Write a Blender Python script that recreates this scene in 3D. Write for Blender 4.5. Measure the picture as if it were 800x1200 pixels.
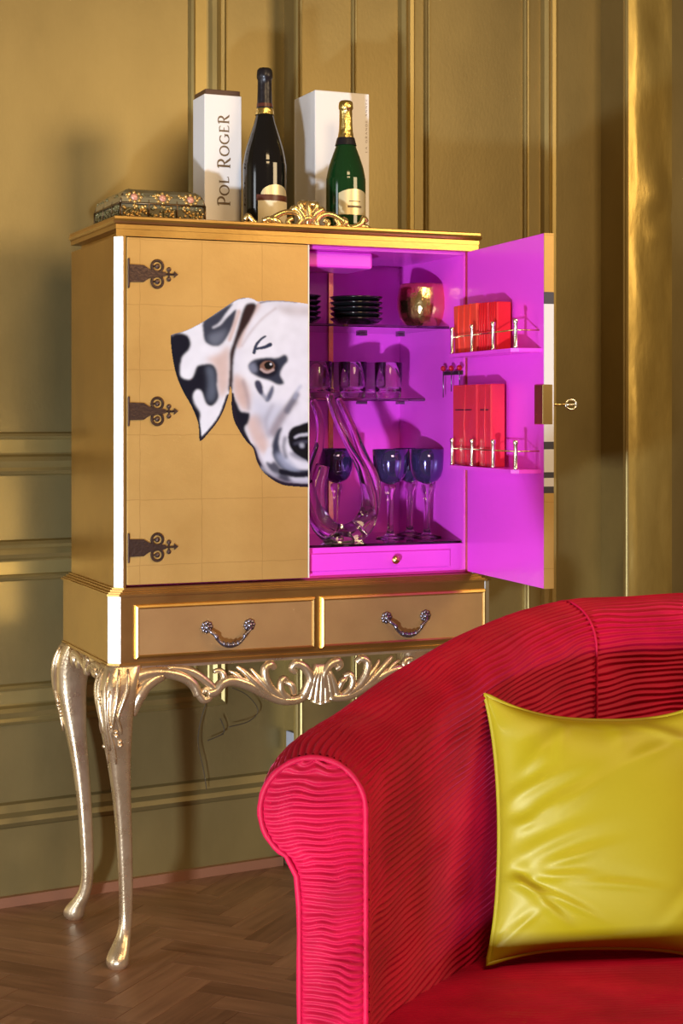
import bpy, bmesh, math, random
import numpy as np
from mathutils import Vector, Matrix

random.seed(4)
RNG = np.random.RandomState(7)
SC = bpy.context.scene
COL = SC.collection
for o in list(bpy.data.objects):
    bpy.data.objects.remove(o)

# ------------------------------------------------------------------ camera, world, lights, exposure
FPX, HORIZON, CAMZ = 1946.0, 488.0, 1.179          # focal length in pixels, horizon row, lens height (800x1200 frame)
cam = bpy.data.cameras.new('camera')
cam.sensor_fit = 'VERTICAL'; cam.sensor_height = 36.0; cam.sensor_width = 24.0
cam.lens = FPX / 1200 * 36.0
cam.shift_y = -(600 - HORIZON) / 1200
cam.clip_start = 0.05
camo = bpy.data.objects.new('camera', cam); COL.objects.link(camo)
camo.location = (0, 0, CAMZ); camo.rotation_euler = (math.pi / 2, 0, 0)
SC.camera = camo

world = bpy.data.worlds.new('room_light'); SC.world = world; world.use_nodes = True
bg = world.node_tree.nodes['Background']
bg.inputs[0].default_value = (1.0, 0.70, 0.40, 1); bg.inputs[1].default_value = 0.15

def area(name, loc, target, sx, sy, power, color):
    l = bpy.data.lights.new(name, 'AREA'); l.shape = 'RECTANGLE'; l.size = sx; l.size_y = sy
    l.energy = power; l.color = color
    o = bpy.data.objects.new(name, l); COL.objects.link(o); o.location = loc
    o.rotation_euler = (Vector(target) - Vector(loc)).to_track_quat('-Z', 'Y').to_euler()
    return o
# cool low daylight from the front left, tall cool window to the left, warm ceiling lamps
area('low_daylight', (-0.85, 0.15, 0.08), (0.1, 3.9, 1.2), 0.15, 0.15, 150, (0.72, 0.84, 1.0))
area('side_window', (-2.75, 1.75, 1.15), (-0.48, 3.55, 1.0), 0.7, 2.2, 30, (0.90, 0.95, 1.0))
area('ceiling_lamp', (0.9, 0.9, 2.9), (0.4, 3.6, 1.4), 0.9, 0.9, 40, (1.0, 0.72, 0.38))
area('wall_lamps', (2.6, 2.2, 2.3), (0.0, 3.9, 1.6), 1.2, 0.8, 42, (1.0, 0.74, 0.42))

SC.view_settings.view_transform = 'Standard'; SC.view_settings.look = 'None'
SC.view_settings.gamma = 1.0; SC.view_settings.use_curve_mapping = False
SC.view_settings.exposure = 0.0

# ------------------------------------------------------------------ helpers
def tag(o, label=None, cat=None, group=None, kind=None):
    if label: o['label'] = label
    if cat: o['category'] = cat
    if group: o['group'] = group
    if kind: o['kind'] = kind
    return o

def empty(name, loc=(0, 0, 0), rz=0.0, parent=None):
    o = bpy.data.objects.new(name, None); COL.objects.link(o)
    o.location = loc; o.rotation_euler = (0, 0, rz); o.empty_display_size = 0.05
    o.parent = parent
    return o

def mobj(name, V, F, mat, parent=None, smooth=True, loc=(0, 0, 0), rot=(0, 0, 0)):
    me = bpy.data.meshes.new(name)
    me.from_pydata([tuple(map(float, v)) for v in V], [], [tuple(map(int, f)) for f in F])
    if smooth:
        me.polygons.foreach_set('use_smooth', [True] * len(me.polygons))
    me.materials.append(mat); me.update()
    o = bpy.data.objects.new(name, me); COL.objects.link(o)
    o.parent = parent; o.location = loc; o.rotation_euler = rot
    return o

class G:
    """geometry collector: several shapes that form ONE part"""
    def __init__(s): s.V = []; s.F = []
    def add(s, V, F):
        n = len(s.V); s.V += [tuple(v) for v in V]; s.F += [tuple(i + n for i in f) for f in F]; return s
    def obj(s, name, mat, parent=None, smooth=True, **k): return mobj(name, s.V, s.F, mat, parent, smooth, **k)

def box(x0, x1, y0, y1, z0, z1, bev=0.0, seg=1):
    bm = bmesh.new(); bmesh.ops.create_cube(bm, size=1)
    for v in bm.verts:
        v.co = Vector((x0 if v.co.x < 0 else x1, y0 if v.co.y < 0 else y1, z0 if v.co.z < 0 else z1))
    if bev > 0:
        bmesh.ops.bevel(bm, geom=bm.edges[:], offset=bev, segments=seg, affect='EDGES', profile=0.5)
    bm.normal_update(); bm.verts.index_update()
    V = [v.co.copy() for v in bm.verts]; F = [[v.index for v in f.verts] for f in bm.faces]; bm.free()
    return V, F

def prism(poly, y0, y1):
    """polygon in (x,z), extruded along y from y0 (front) to y1"""
    n = len(poly)
    V = [(p[0], y0, p[1]) for p in poly] + [(p[0], y1, p[1]) for p in poly]
    F = [list(range(n)), list(range(2 * n - 1, n - 1, -1))]
    F += [[i, i + n, (i + 1) % n + n, (i + 1) % n] for i in range(n)]
    return V, F

def prism_z(poly, z0, z1):
    n = len(poly)
    V = [(p[0], p[1], z0) for p in poly] + [(p[0], p[1], z1) for p in poly]
    F = [list(range(n - 1, -1, -1)), list(range(n, 2 * n))]
    F += [[i, (i + 1) % n, (i + 1) % n + n, i + n] for i in range(n)]
    return V, F

def lathe(prof, n=32, c=(0, 0), closed=False):
    V = []; F = []
    m = len(prof)
    for r, z in prof:
        for k in range(n):
            a = 2 * math.pi * k / n
            V.append((c[0] + r * math.cos(a), c[1] + r * math.sin(a), z))
    rng = m if closed else m - 1
    for i in range(rng):
        j = (i + 1) % m
        for k in range(n):
            k2 = (k + 1) % n
            F.append((i * n + k, i * n + k2, j * n + k2, j * n + k))
    return V, F

def catmull(P, n=8, closed=False):
    P = [np.array(p, float) for p in P]; out = []
    m = len(P); segs = m if closed else m - 1
    for i in range(segs):
        if closed: p0, p1, p2, p3 = P[(i - 1) % m], P[i], P[(i + 1) % m], P[(i + 2) % m]
        else: p0, p1, p2, p3 = P[max(i - 1, 0)], P[i], P[i + 1], P[min(i + 2, m - 1)]
        for k in range(n):
            t = k / n
            out.append(0.5 * ((2 * p1) + (-p0 + p2) * t + (2 * p0 - 5 * p1 + 4 * p2 - p3) * t * t + (-p0 + 3 * p1 - 3 * p2 + p3) * t ** 3))
    if not closed: out.append(P[-1])
    return out

def tube(P, R, n=8, closed=False, squash=None):
    """tube along P (3-D) with radius list R; squash=(axis vector, factor) flattens the section"""
    P = [np.array(p, float) for p in P]; m = len(P)
    if not hasattr(R, '__len__'): R = [R] * m
    T = []
    for i in range(m):
        a = P[(i - 1) % m] if (closed or i > 0) else P[0]
        b = P[(i + 1) % m] if (closed or i < m - 1) else P[-1]
        d = b - a; T.append(d / (np.linalg.norm(d) + 1e-12))
    ref = np.array([0, 0, 1.0]) if abs(T[0][2]) < 0.9 else np.array([0, 1.0, 0])
    N = np.cross(T[0], ref); N /= np.linalg.norm(N)
    V = []; F = []
    for i in range(m):
        N = N - T[i] * (N @ T[i]); N /= (np.linalg.norm(N) + 1e-12)
        B = np.cross(T[i], N)
        for k in range(n):
            a = 2 * math.pi * k / n
            off = (N * math.cos(a) + B * math.sin(a)) * R[i]
            if squash is not None:
                ax, fac = squash; off = off + ax * ((off @ ax) * (fac - 1))
            V.append(P[i] + off)
    rng = m if closed else m - 1
    for i in range(rng):
        j = (i + 1) % m
        for k in range(n):
            k2 = (k + 1) % n
            F.append((i * n + k, j * n + k, j * n + k2, i * n + k2))
    if not closed:
        F.append(tuple(range(n))); F.append(tuple((m - 1) * n + k for k in range(n - 1, -1, -1)))
    return V, F

def ball(c, r, n=12, m=8, sc=(1, 1, 1)):
    V = []; F = []
    for i in range(m + 1):
        t = math.pi * i / m
        for k in range(n):
            a = 2 * math.pi * k / n
            V.append((c[0] + sc[0] * r * math.sin(t) * math.cos(a), c[1] + sc[1] * r * math.sin(t) * math.sin(a), c[2] + sc[2] * r * math.cos(t)))
    for i in range(m):
        for k in range(n):
            k2 = (k + 1) % n
            F.append((i * n + k, (i + 1) * n + k, (i + 1) * n + k2, i * n + k2))
    return V, F

def rect_sweep(s0, s1, z0, z1, prof):
    """mitred rectangular frame in the wall's (x,z) plane; prof = [(inset, out)] with out measured towards -y"""
    V = []; F = []; m = len(prof)
    for cx, cz, dx, dz in ((s0, z0, 1, 1), (s1, z0, -1, 1), (s1, z1, -1, -1), (s0, z1, 1, -1)):
        for ins, out in prof: V.append((cx + dx * ins, -out, cz + dz * ins))
    for c in range(4):
        d = (c + 1) % 4
        for i in range(m - 1):
            F.append((c * m + i, d * m + i, d * m + i + 1, c * m + i + 1))
    return V, F

def copy_tree(o, parent=None):
    c = o.copy(); COL.objects.link(c); c.parent = parent
    for ch in o.children: copy_tree(ch, c)
    return c

# ------------------------------------------------------------------ materials
def nmat(name):
    m = bpy.data.materials.new(name); m.use_nodes = True
    nt = m.node_tree; b = nt.nodes['Principled BSDF']
    return m, nt, b

def L(nt, a, b): nt.links.new(a, b)

def plain(name, col, rough=0.5, metal=0.0, spec=0.5, trans=0.0, ior=1.45, coat=0.0, sheen=0.0, bump=None):
    m, nt, b = nmat(name)
    b.inputs['Base Color'].default_value = (*col, 1); b.inputs['Roughness'].default_value = rough
    b.inputs['Metallic'].default_value = metal; b.inputs['Specular IOR Level'].default_value = spec
    b.inputs['Transmission Weight'].default_value = trans; b.inputs['IOR'].default_value = ior
    b.inputs['Coat Weight'].default_value = coat
    if sheen: b.inputs['Sheen Weight'].default_value = sheen
    if bump:
        tc = nt.nodes.new('ShaderNodeTexCoord'); n = nt.nodes.new('ShaderNodeTexNoise')
        n.inputs['Scale'].default_value = bump[0]; n.inputs['Detail'].default_value = 3
        L(nt, tc.outputs['Object'], n.inputs['Vector'])
        bp = nt.nodes.new('ShaderNodeBump'); bp.inputs['Strength'].default_value = bump[1]; bp.inputs['Distance'].default_value = bump[2]
        L(nt, n.outputs['Fac'], bp.inputs['Height']); L(nt, bp.outputs['Normal'], b.inputs['Normal'])
    return m

def gold(name, c1, c2, rough, metal, nscale=(3, 3, 3), bump=0.15, bscale=60, bdist=0.002, rvar=0.1, leaf=None, leafcol=None):
    """gilded paint: tone variation, brushed / leaf unevenness"""
    m, nt, b = nmat(name)
    tc = nt.nodes.new('ShaderNodeTexCoord'); mp = nt.nodes.new('ShaderNodeMapping'); mp.inputs['Scale'].default_value = nscale
    L(nt, tc.outputs['Object'], mp.inputs['Vector'])
    n = nt.nodes.new('ShaderNodeTexNoise'); n.inputs['Scale'].default_value = 1.0; n.inputs['Detail'].default_value = 6; n.inputs['Roughness'].default_value = 0.6
    L(nt, mp.outputs['Vector'], n.inputs['Vector'])
    cr = nt.nodes.new('ShaderNodeValToRGB'); cr.color_ramp.elements[0].position = 0.3; cr.color_ramp.elements[1].position = 0.7
    cr.color_ramp.elements[0].color = (*c1, 1); cr.color_ramp.elements[1].color = (*c2, 1)
    L(nt, n.outputs['Fac'], cr.inputs['Fac'])
    last = cr.outputs['Color']
    if leaf:                                               # seams of square gold leaves
        mp2 = nt.nodes.new('ShaderNodeMapping'); mp2.inputs['Rotation'].default_value = (math.pi / 2, 0, 0)
        mp2.inputs['Location'].default_value = leaf[2]
        nw = nt.nodes.new('ShaderNodeTexNoise'); nw.inputs['Scale'].default_value = 25; nw.inputs['Detail'].default_value = 2
        L(nt, tc.outputs['Object'], nw.inputs['Vector'])
        mixv = nt.nodes.new('ShaderNodeVectorMath'); mixv.operation = 'MULTIPLY_ADD'
        mixv.inputs[1].default_value = (0.006, 0.006, 0.006)
        L(nt, nw.outputs['Color'], mixv.inputs[0]); L(nt, tc.outputs['Object'], mixv.inputs[2])
        L(nt, mixv.outputs['Vector'], mp2.inputs['Vector'])
        br = nt.nodes.new('ShaderNodeTexBrick'); br.offset = 0.0; br.squash = 1.0
        br.inputs['Scale'].default_value = 1.0; br.inputs['Mortar Size'].default_value = leaf[1]; br.inputs['Mortar Smooth'].default_value = 0.6
        br.inputs['Brick Width'].default_value = leaf[0]; br.inputs['Row Height'].default_value = leaf[0]
        br.inputs['Color1'].default_value = (1, 1, 1, 1); br.inputs['Color2'].default_value = (0.93, 0.93, 0.93, 1)
        br.inputs['Mortar'].default_value = (0.62, 0.56, 0.48, 1)
        L(nt, mp2.outputs['Vector'], br.inputs['Vector'])
        mx = nt.nodes.new('ShaderNodeMix'); mx.data_type = 'RGBA'; mx.blend_type = 'MULTIPLY'; mx.inputs['Factor'].default_value = 0.5
        L(nt, last, mx.inputs[6]); L(nt, br.outputs['Color'], mx.inputs[7]); last = mx.outputs[2]
    L(nt, last, b.inputs['Base Color'])
    b.inputs['Metallic'].default_value = metal
    n2 = nt.nodes.new('ShaderNodeTexNoise'); n2.inputs['Scale'].default_value = bscale; n2.inputs['Detail'].default_value = 4
    L(nt, mp.outputs['Vector'], n2.inputs['Vector'])
    mr = nt.nodes.new('ShaderNodeMapRange'); mr.inputs[3].default_value = rough - rvar; mr.inputs[4].default_value = rough + rvar
    L(nt, n.outputs['Fac'], mr.inputs[0]); L(nt, mr.outputs[0], b.inputs['Roughness'])
    bp = nt.nodes.new('ShaderNodeBump'); bp.inputs['Strength'].default_value = bump; bp.inputs['Distance'].default_value = bdist
    L(nt, n2.outputs['Fac'], bp.inputs['Height']); L(nt, bp.outputs['Normal'], b.inputs['Normal'])
    return m

M = {}
M['wall'] = gold('gold_painted_wall', (0.205, 0.150, 0.056), (0.31, 0.23, 0.088), 0.42, 0.62, (2.2, 2.2, 1.2), 0.10, 60, 0.002, 0.06)
M['mould'] = gold('gold_moulding', (0.30, 0.22, 0.078), (0.43, 0.32, 0.118), 0.44, 0.7, (4, 4, 1.5), 0.12, 30, 0.002, 0.06)
M['blister'] = gold('gold_blistered_panel', (0.40, 0.275, 0.07), (0.55, 0.40, 0.12), 0.38, 0.7, (9, 9, 3.0), 0.16, 2.0, 0.02, 0.06)
M['cabgold'] = gold('gold_leaf_cabinet', (0.51, 0.295, 0.085), (0.60, 0.365, 0.115), 0.42, 0.45, (5, 5, 5), 0.08, 20, 0.002, 0.05,
                    leaf=(0.14, 0.0012, (0.085, 0.022, 0)))
M['drawergold'] = gold('gold_leaf_drawer_shaded', (0.40, 0.215, 0.085), (0.49, 0.28, 0.11), 0.40, 0.5, (5, 5, 5), 0.08, 20, 0.002, 0.05)  # same gold as the cabinet, toned darker for the weaker light low down
M['cabplain'] = gold('gold_leaf_frame', (0.52, 0.31, 0.095), (0.63, 0.395, 0.13), 0.34, 1.0, (5, 5, 5), 0.08, 20, 0.002, 0.06)
M['carve'] = gold('champagne_gilt_carving', (0.62, 0.43, 0.24), (0.80, 0.62, 0.40), 0.28, 0.85, (14, 14, 14), 0.2, 12, 0.003, 0.08)
M['crest'] = gold('bright_gilt_carving', (0.72, 0.47, 0.16), (0.86, 0.63, 0.27), 0.26, 0.9, (14, 14, 14), 0.15, 12, 0.003, 0.06)
M['strip'] = plain('pale_corner_glare', (0.95, 0.94, 0.92), 0.30, 0.7)  # near-white colour stands in for window glare on the gold chamfers
M['pink'] = plain('magenta_lacquer', (0.86, 0.066, 0.74), 0.28, 0, 0.45, coat=0.15)
M['edge'] = plain('pale_lipping', (0.75, 0.70, 0.60), 0.35)
M['bronze'] = plain('dark_bronze', (0.09, 0.055, 0.045), 0.38, 0.8, bump=(160, 0.5, 0.002))
M['pewter'] = plain('blued_pewter', (0.22, 0.19, 0.22), 0.28, 0.95, bump=(120, 0.3, 0.002))
M['brass'] = plain('brass', (0.78, 0.55, 0.22), 0.26, 1.0)
M['silver'] = plain('champagne_silver', (0.86, 0.78, 0.64), 0.24, 1.0)
M['glass'] = plain('clear_glass', (1, 1, 1), 0.02, 0, 0.5, trans=1.0, ior=1.46)
M['shelfglass'] = plain('shelf_glass', (0.86, 0.93, 0.90), 0.02, 0, 0.5, trans=1.0, ior=1.45)
M['iris'] = plain('iridescent_blue_glass', (0.10, 0.07, 0.26), 0.08, 0.6, 0.7, trans=0.35, ior=1.5, coat=0.8)
M['black'] = plain('black_glaze', (0.006, 0.006, 0.007), 0.10, 0, 0.6, coat=0.4)
M['bowl'] = plain('hammered_gold', (0.80, 0.55, 0.24), 0.20, 1.0, bump=(70, 0.35, 0.004))
M['card'] = plain('white_card', (0.84, 0.79, 0.77), 0.45)
M['lid'] = plain('dark_brown_lid', (0.075, 0.03, 0.018), 0.4)
M['ink'] = plain('bronze_ink', (0.16, 0.095, 0.045), 0.4)
M['greyink'] = plain('grey_ink', (0.35, 0.28, 0.26), 0.5)
M['botblack'] = plain('black_bottle_glass', (0.006, 0.005, 0.005), 0.09, 0, 0.5, coat=0.3)
M['foilblack'] = plain('black_foil', (0.018, 0.014, 0.016), 0.33, 0.2, bump=(90, 0.4, 0.003))
M['botgreen'] = plain('green_bottle_glass', (0.006, 0.035, 0.008), 0.07, 0, 0.5, coat=0.3)
M['foilgold'] = plain('gold_foil', (0.85, 0.62, 0.20), 0.28, 1.0, bump=(110, 0.6, 0.004))
M['labelcream'] = plain('cream_label', (0.80, 0.68, 0.45), 0.4)
M['labelgold'] = plain('gold_label', (0.78, 0.64, 0.36), 0.35, 0.55)
M['labelbrown'] = plain('brown_label', (0.10, 0.025, 0.012), 0.35)
M['redpack'] = plain('orange_red_paper', (0.86, 0.055, 0.03), 0.42)
M['redpack2'] = plain('deep_red_paper', (0.72, 0.012, 0.02), 0.40)
M['rosepack'] = plain('rose_red_cellophane', (0.74, 0.028, 0.055), 0.22, coat=0.5, bump=(55, 0.45, 0.003))
M['mark'] = plain('dark_print', (0.05, 0.005, 0.02), 0.5)
M['bluemark'] = plain('blue_print', (0.03, 0.06, 0.45), 0.5)
M['berry'] = plain('red_glass_bead', (0.50, 0.005, 0.02), 0.12, coat=0.6)
M['casketglass'] = plain('casket_glass', (0.20, 0.17, 0.10), 0.2, 0.3, 0.5, coat=0.3)
M['casketmetal'] = plain('antique_filigree', (0.16, 0.10, 0.05), 0.35, 0.9)
M['beadgold'] = plain('amber_bead', (0.62, 0.38, 0.11), 0.2, 0.6, coat=0.5)
M['beadpink'] = plain('pink_bead', (0.62, 0.27, 0.19), 0.22, 0.1, coat=0.6)
M['beadgreen'] = plain('green_bead', (0.18, 0.15, 0.06), 0.2, 0.3, coat=0.6)
M['cable'] = plain('brown_cable', (0.07, 0.045, 0.025), 0.5)
M['shoe'] = plain('red_brown_wood', (0.23, 0.095, 0.05), 0.4, bump=(30, 0.3, 0.002))
M['plinth'] = plain('worn_plinth_paint', (0.16, 0.12, 0.06), 0.45)
M['socket'] = plain('pale_socket', (0.45, 0.47, 0.55), 0.35)

def wood_mat(name):
    m, nt, b = nmat(name)
    tc = nt.nodes.new('ShaderNodeTexCoord'); oi = nt.nodes.new('ShaderNodeObjectInfo')
    mp = nt.nodes.new('ShaderNodeMapping'); mp.inputs['Scale'].default_value = (5, 45, 10)
    off = nt.nodes.new('ShaderNodeVectorMath'); off.operation = 'ADD'
    sc = nt.nodes.new('ShaderNodeVectorMath'); sc.operation = 'SCALE'; sc.inputs['Scale'].default_value = 9.0
    cmb = nt.nodes.new('ShaderNodeCombineXYZ')
    L(nt, oi.outputs['Random'], cmb.inputs[0]); L(nt, oi.outputs['Random'], cmb.inputs[1])
    L(nt, cmb.outputs[0], sc.inputs[0]); L(nt, tc.outputs['Object'], off.inputs[0]); L(nt, sc.outputs[0], off.inputs[1])
    L(nt, off.outputs[0], mp.inputs['Vector'])
    n = nt.nodes.new('ShaderNodeTexNoise'); n.inputs['Scale'].default_value = 1; n.inputs['Detail'].default_value = 7; n.inputs['Distortion'].default_value = 0.6
    L(nt, mp.outputs['Vector'], n.inputs['Vector'])
    ad = nt.nodes.new('ShaderNodeMath'); ad.operation = 'MULTIPLY_ADD'; ad.inputs[1].default_value = 0.36; ad.inputs[2].default_value = -0.18
    L(nt, oi.outputs['Random'], ad.inputs[0])
    a2 = nt.nodes.new('ShaderNodeMath'); a2.operation = 'ADD'; L(nt, n.outputs['Fac'], a2.inputs[0]); L(nt, ad.outputs[0], a2.inputs[1])
    cr = nt.nodes.new('ShaderNodeValToRGB')
    cr.color_ramp.elements[0].position = 0.2; cr.color_ramp.elements[0].color = (0.150, 0.068, 0.034, 1)
    cr.color_ramp.elements[1].position = 0.85; cr.color_ramp.elements[1].color = (0.320, 0.165, 0.090, 1)
    L(nt, a2.outputs[0], cr.inputs['Fac']); L(nt, cr.outputs['Color'], b.inputs['Base Color'])
    b.inputs['Roughness'].default_value = 0.36; b.inputs['Specular IOR Level'].default_value = 0.45
    bp = nt.nodes.new('ShaderNodeBump'); bp.inputs['Strength'].default_value = 0.12; bp.inputs['Distance'].default_value = 0.001
    L(nt, n.outputs['Fac'], bp.inputs['Height']); L(nt, bp.outputs['Normal'], b.inputs['Normal'])
    return m
M['wood'] = wood_mat('parquet_oak')

def velvet(name, c1, c2):
    m, nt, b = nmat(name)
    tc = nt.nodes.new('ShaderNodeTexCoord')
    n = nt.nodes.new('ShaderNodeTexNoise'); n.inputs['Scale'].default_value = 9; n.inputs['Detail'].default_value = 5
    L(nt, tc.outputs['Object'], n.inputs['Vector'])
    cr = nt.nodes.new('ShaderNodeValToRGB'); cr.color_ramp.elements[0].position = 0.35; cr.color_ramp.elements[1].position = 0.68
    cr.color_ramp.elements[0].color = (*c1, 1); cr.color_ramp.elements[1].color = (*c2, 1)
    L(nt, n.outputs['Fac'], cr.inputs['Fac']); L(nt, cr.outputs['Color'], b.inputs['Base Color'])
    b.inputs['Roughness'].default_value = 0.60; b.inputs['Specular IOR Level'].default_value = 0.18
    b.inputs['Sheen Weight'].default_value = 0.25; b.inputs['Sheen Roughness'].default_value = 0.35
    b.inputs['Sheen Tint'].default_value = (1.0, 0.10, 0.28, 1)
    return m
M['velvet'] = velvet('crimson_pleated_velvet', (0.31, 0.001, 0.020), (0.46, 0.002, 0.034))

def satin(name):
    m, nt, b = nmat(name)
    tc = nt.nodes.new('ShaderNodeTexCoord')
    n = nt.nodes.new('ShaderNodeTexNoise'); n.inputs['Scale'].default_value = 5; n.inputs['Detail'].default_value = 3
    L(nt, tc.outputs['Object'], n.inputs['Vector'])
    cr = nt.nodes.new('ShaderNodeValToRGB'); cr.color_ramp.elements[0].color = (0.29, 0.215, 0.003, 1); cr.color_ramp.elements[1].color = (0.37, 0.28, 0.006, 1)
    L(nt, n.outputs['Fac'], cr.inputs['Fac']); L(nt, cr.outputs['Color'], b.inputs['Base Color'])
    b.inputs['Roughness'].default_value = 0.52; b.inputs['Specular IOR Level'].default_value = 0.35
    b.inputs['Metallic'].default_value = 0.05; b.inputs['Anisotropic'].default_value = 0.5
    w = nt.nodes.new('ShaderNodeTexNoise'); w.inputs['Scale'].default_value = 1
    mp = nt.nodes.new('ShaderNodeMapping'); mp.inputs['Scale'].default_value = (1500, 300, 300); L(nt, tc.outputs['Object'], mp.inputs['Vector']); L(nt, mp.outputs[0], w.inputs['Vector'])
    bp = nt.nodes.new('ShaderNodeBump'); bp.inputs['Strength'].default_value = 0.06; bp.inputs['Distance'].default_value = 0.001
    L(nt, w.outputs['Fac'], bp.inputs['Height']); L(nt, bp.outputs['Normal'], b.inputs['Normal'])
    return m
M['satin'] = satin('chartreuse_satin')

def paint_mat():
    m, nt, b = nmat('painted_dog')
    a = nt.nodes.new('ShaderNodeVertexColor'); a.layer_name = 'paint'
    L(nt, a.outputs['Color'], b.inputs['Base Color']); b.inputs['Roughness'].default_value = 0.6; b.inputs['Specular IOR Level'].default_value = 0.12
    return m
M['paint'] = paint_mat()

# ------------------------------------------------------------------ coordinate frames
TH = math.radians(23.2); CT, ST = math.cos(TH), math.sin(TH)
CY = 3.546; CX = (136 - 400) / FPX * CY                       # front-left corner of the cabinet on the floor
def cab_world(u, v, z=0.0): return (CX + u * CT - v * ST, CY + u * ST + v * CT, z)
def fr(x, y, v=0.0):
    """pixel -> (u, z) on the cabinet plane at depth v behind its front"""
    px, py, r = CX - v * ST, CY + v * CT, (x - 400) / FPX
    u = (r * py - px) / (CT - r * ST); Y = py + u * ST
    return u, CAMZ - (y - HORIZON) / FPX * Y
def sd(x, y, u=0.0):
    px, py, r = CX + u * CT, CY + u * ST, (x - 400) / FPX
    v = (r * py - px) / (-ST - r * CT); Y = py + v * CT
    return v, CAMZ - (y - HORIZON) / FPX * Y

WT = math.radians(30); WX, WY = -0.8245, 4.011                # panelled wall: origin on its floor line, direction
def wl(x, y, d=0.0):
    c, s = math.cos(WT), math.sin(WT)
    px, py, r = WX + d * s, WY - d * c, (x - 400) / FPX
    u = (r * py - px) / (c - r * s); Y = py + u * s
    return u, CAMZ - (y - HORIZON) / FPX * Y

# ------------------------------------------------------------------ floor
def build_floor():
    base = G().add(*box(-4, 4, -2.5, 6.5, -0.06, -0.0035)).obj('floor', M['wood'], smooth=False)
    tag(base, 'brown oak herringbone parquet floor', 'floor', kind='structure')
    w, l, ang = 0.068, 0.272, math.radians(66)
    g = 0.0004
    V, F = box(g, l - g, g, w - g, -0.02, 0.0, 0.0006)
    proto = None
    cells = []
    # herringbone: L-shaped repeats on a diagonal lattice
    for i in range(-60, 61):
        for j in range(-14, 15):
            ox = i * w + j * l; oy = i * w - j * l
            cells.append((ox, oy, 0)); cells.append((ox - 0.0 , oy + w, 1))
    ca, sa = math.cos(ang), math.sin(ang)
    out = []
    for (x, y, k) in cells:
        mx, my = (x + l / 2, y + w / 2) if k == 0 else (x + w / 2, y + l / 2)
        X = -0.45 + mx * ca - my * sa; Y = 3.4 + mx * sa + my * ca
        d = math.hypot(X + 0.40, (Y - 3.45))
        out.append((d, X, Y, x, y, k))
    out.sort()
    n = 0
    me = None
    wallc, walls = math.cos(WT), math.sin(WT)
    for d, X, Y, x, y, k in out:
        # keep planks in front of the wall
        dist = (X - WX) * walls - (Y - WY) * wallc
        if dist < -0.16: continue
        if k == 0: px, py, rz = x, y, ang
        else: px, py, rz = x + w, y, ang + math.pi / 2
        wx = -0.45 + px * ca - py * sa; wy = 3.4 + px * sa + py * ca
        if me is None:
            o = mobj('plank', V, F, M['wood'], base, smooth=False); me = o.data
        else:
            o = bpy.data.objects.new('plank', me); COL.objects.link(o); o.parent = base
        o.location = (wx, wy, 0); o.rotation_euler = (0, 0, rz)
        n += 1
        if n >= 298: break
build_floor()

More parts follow.
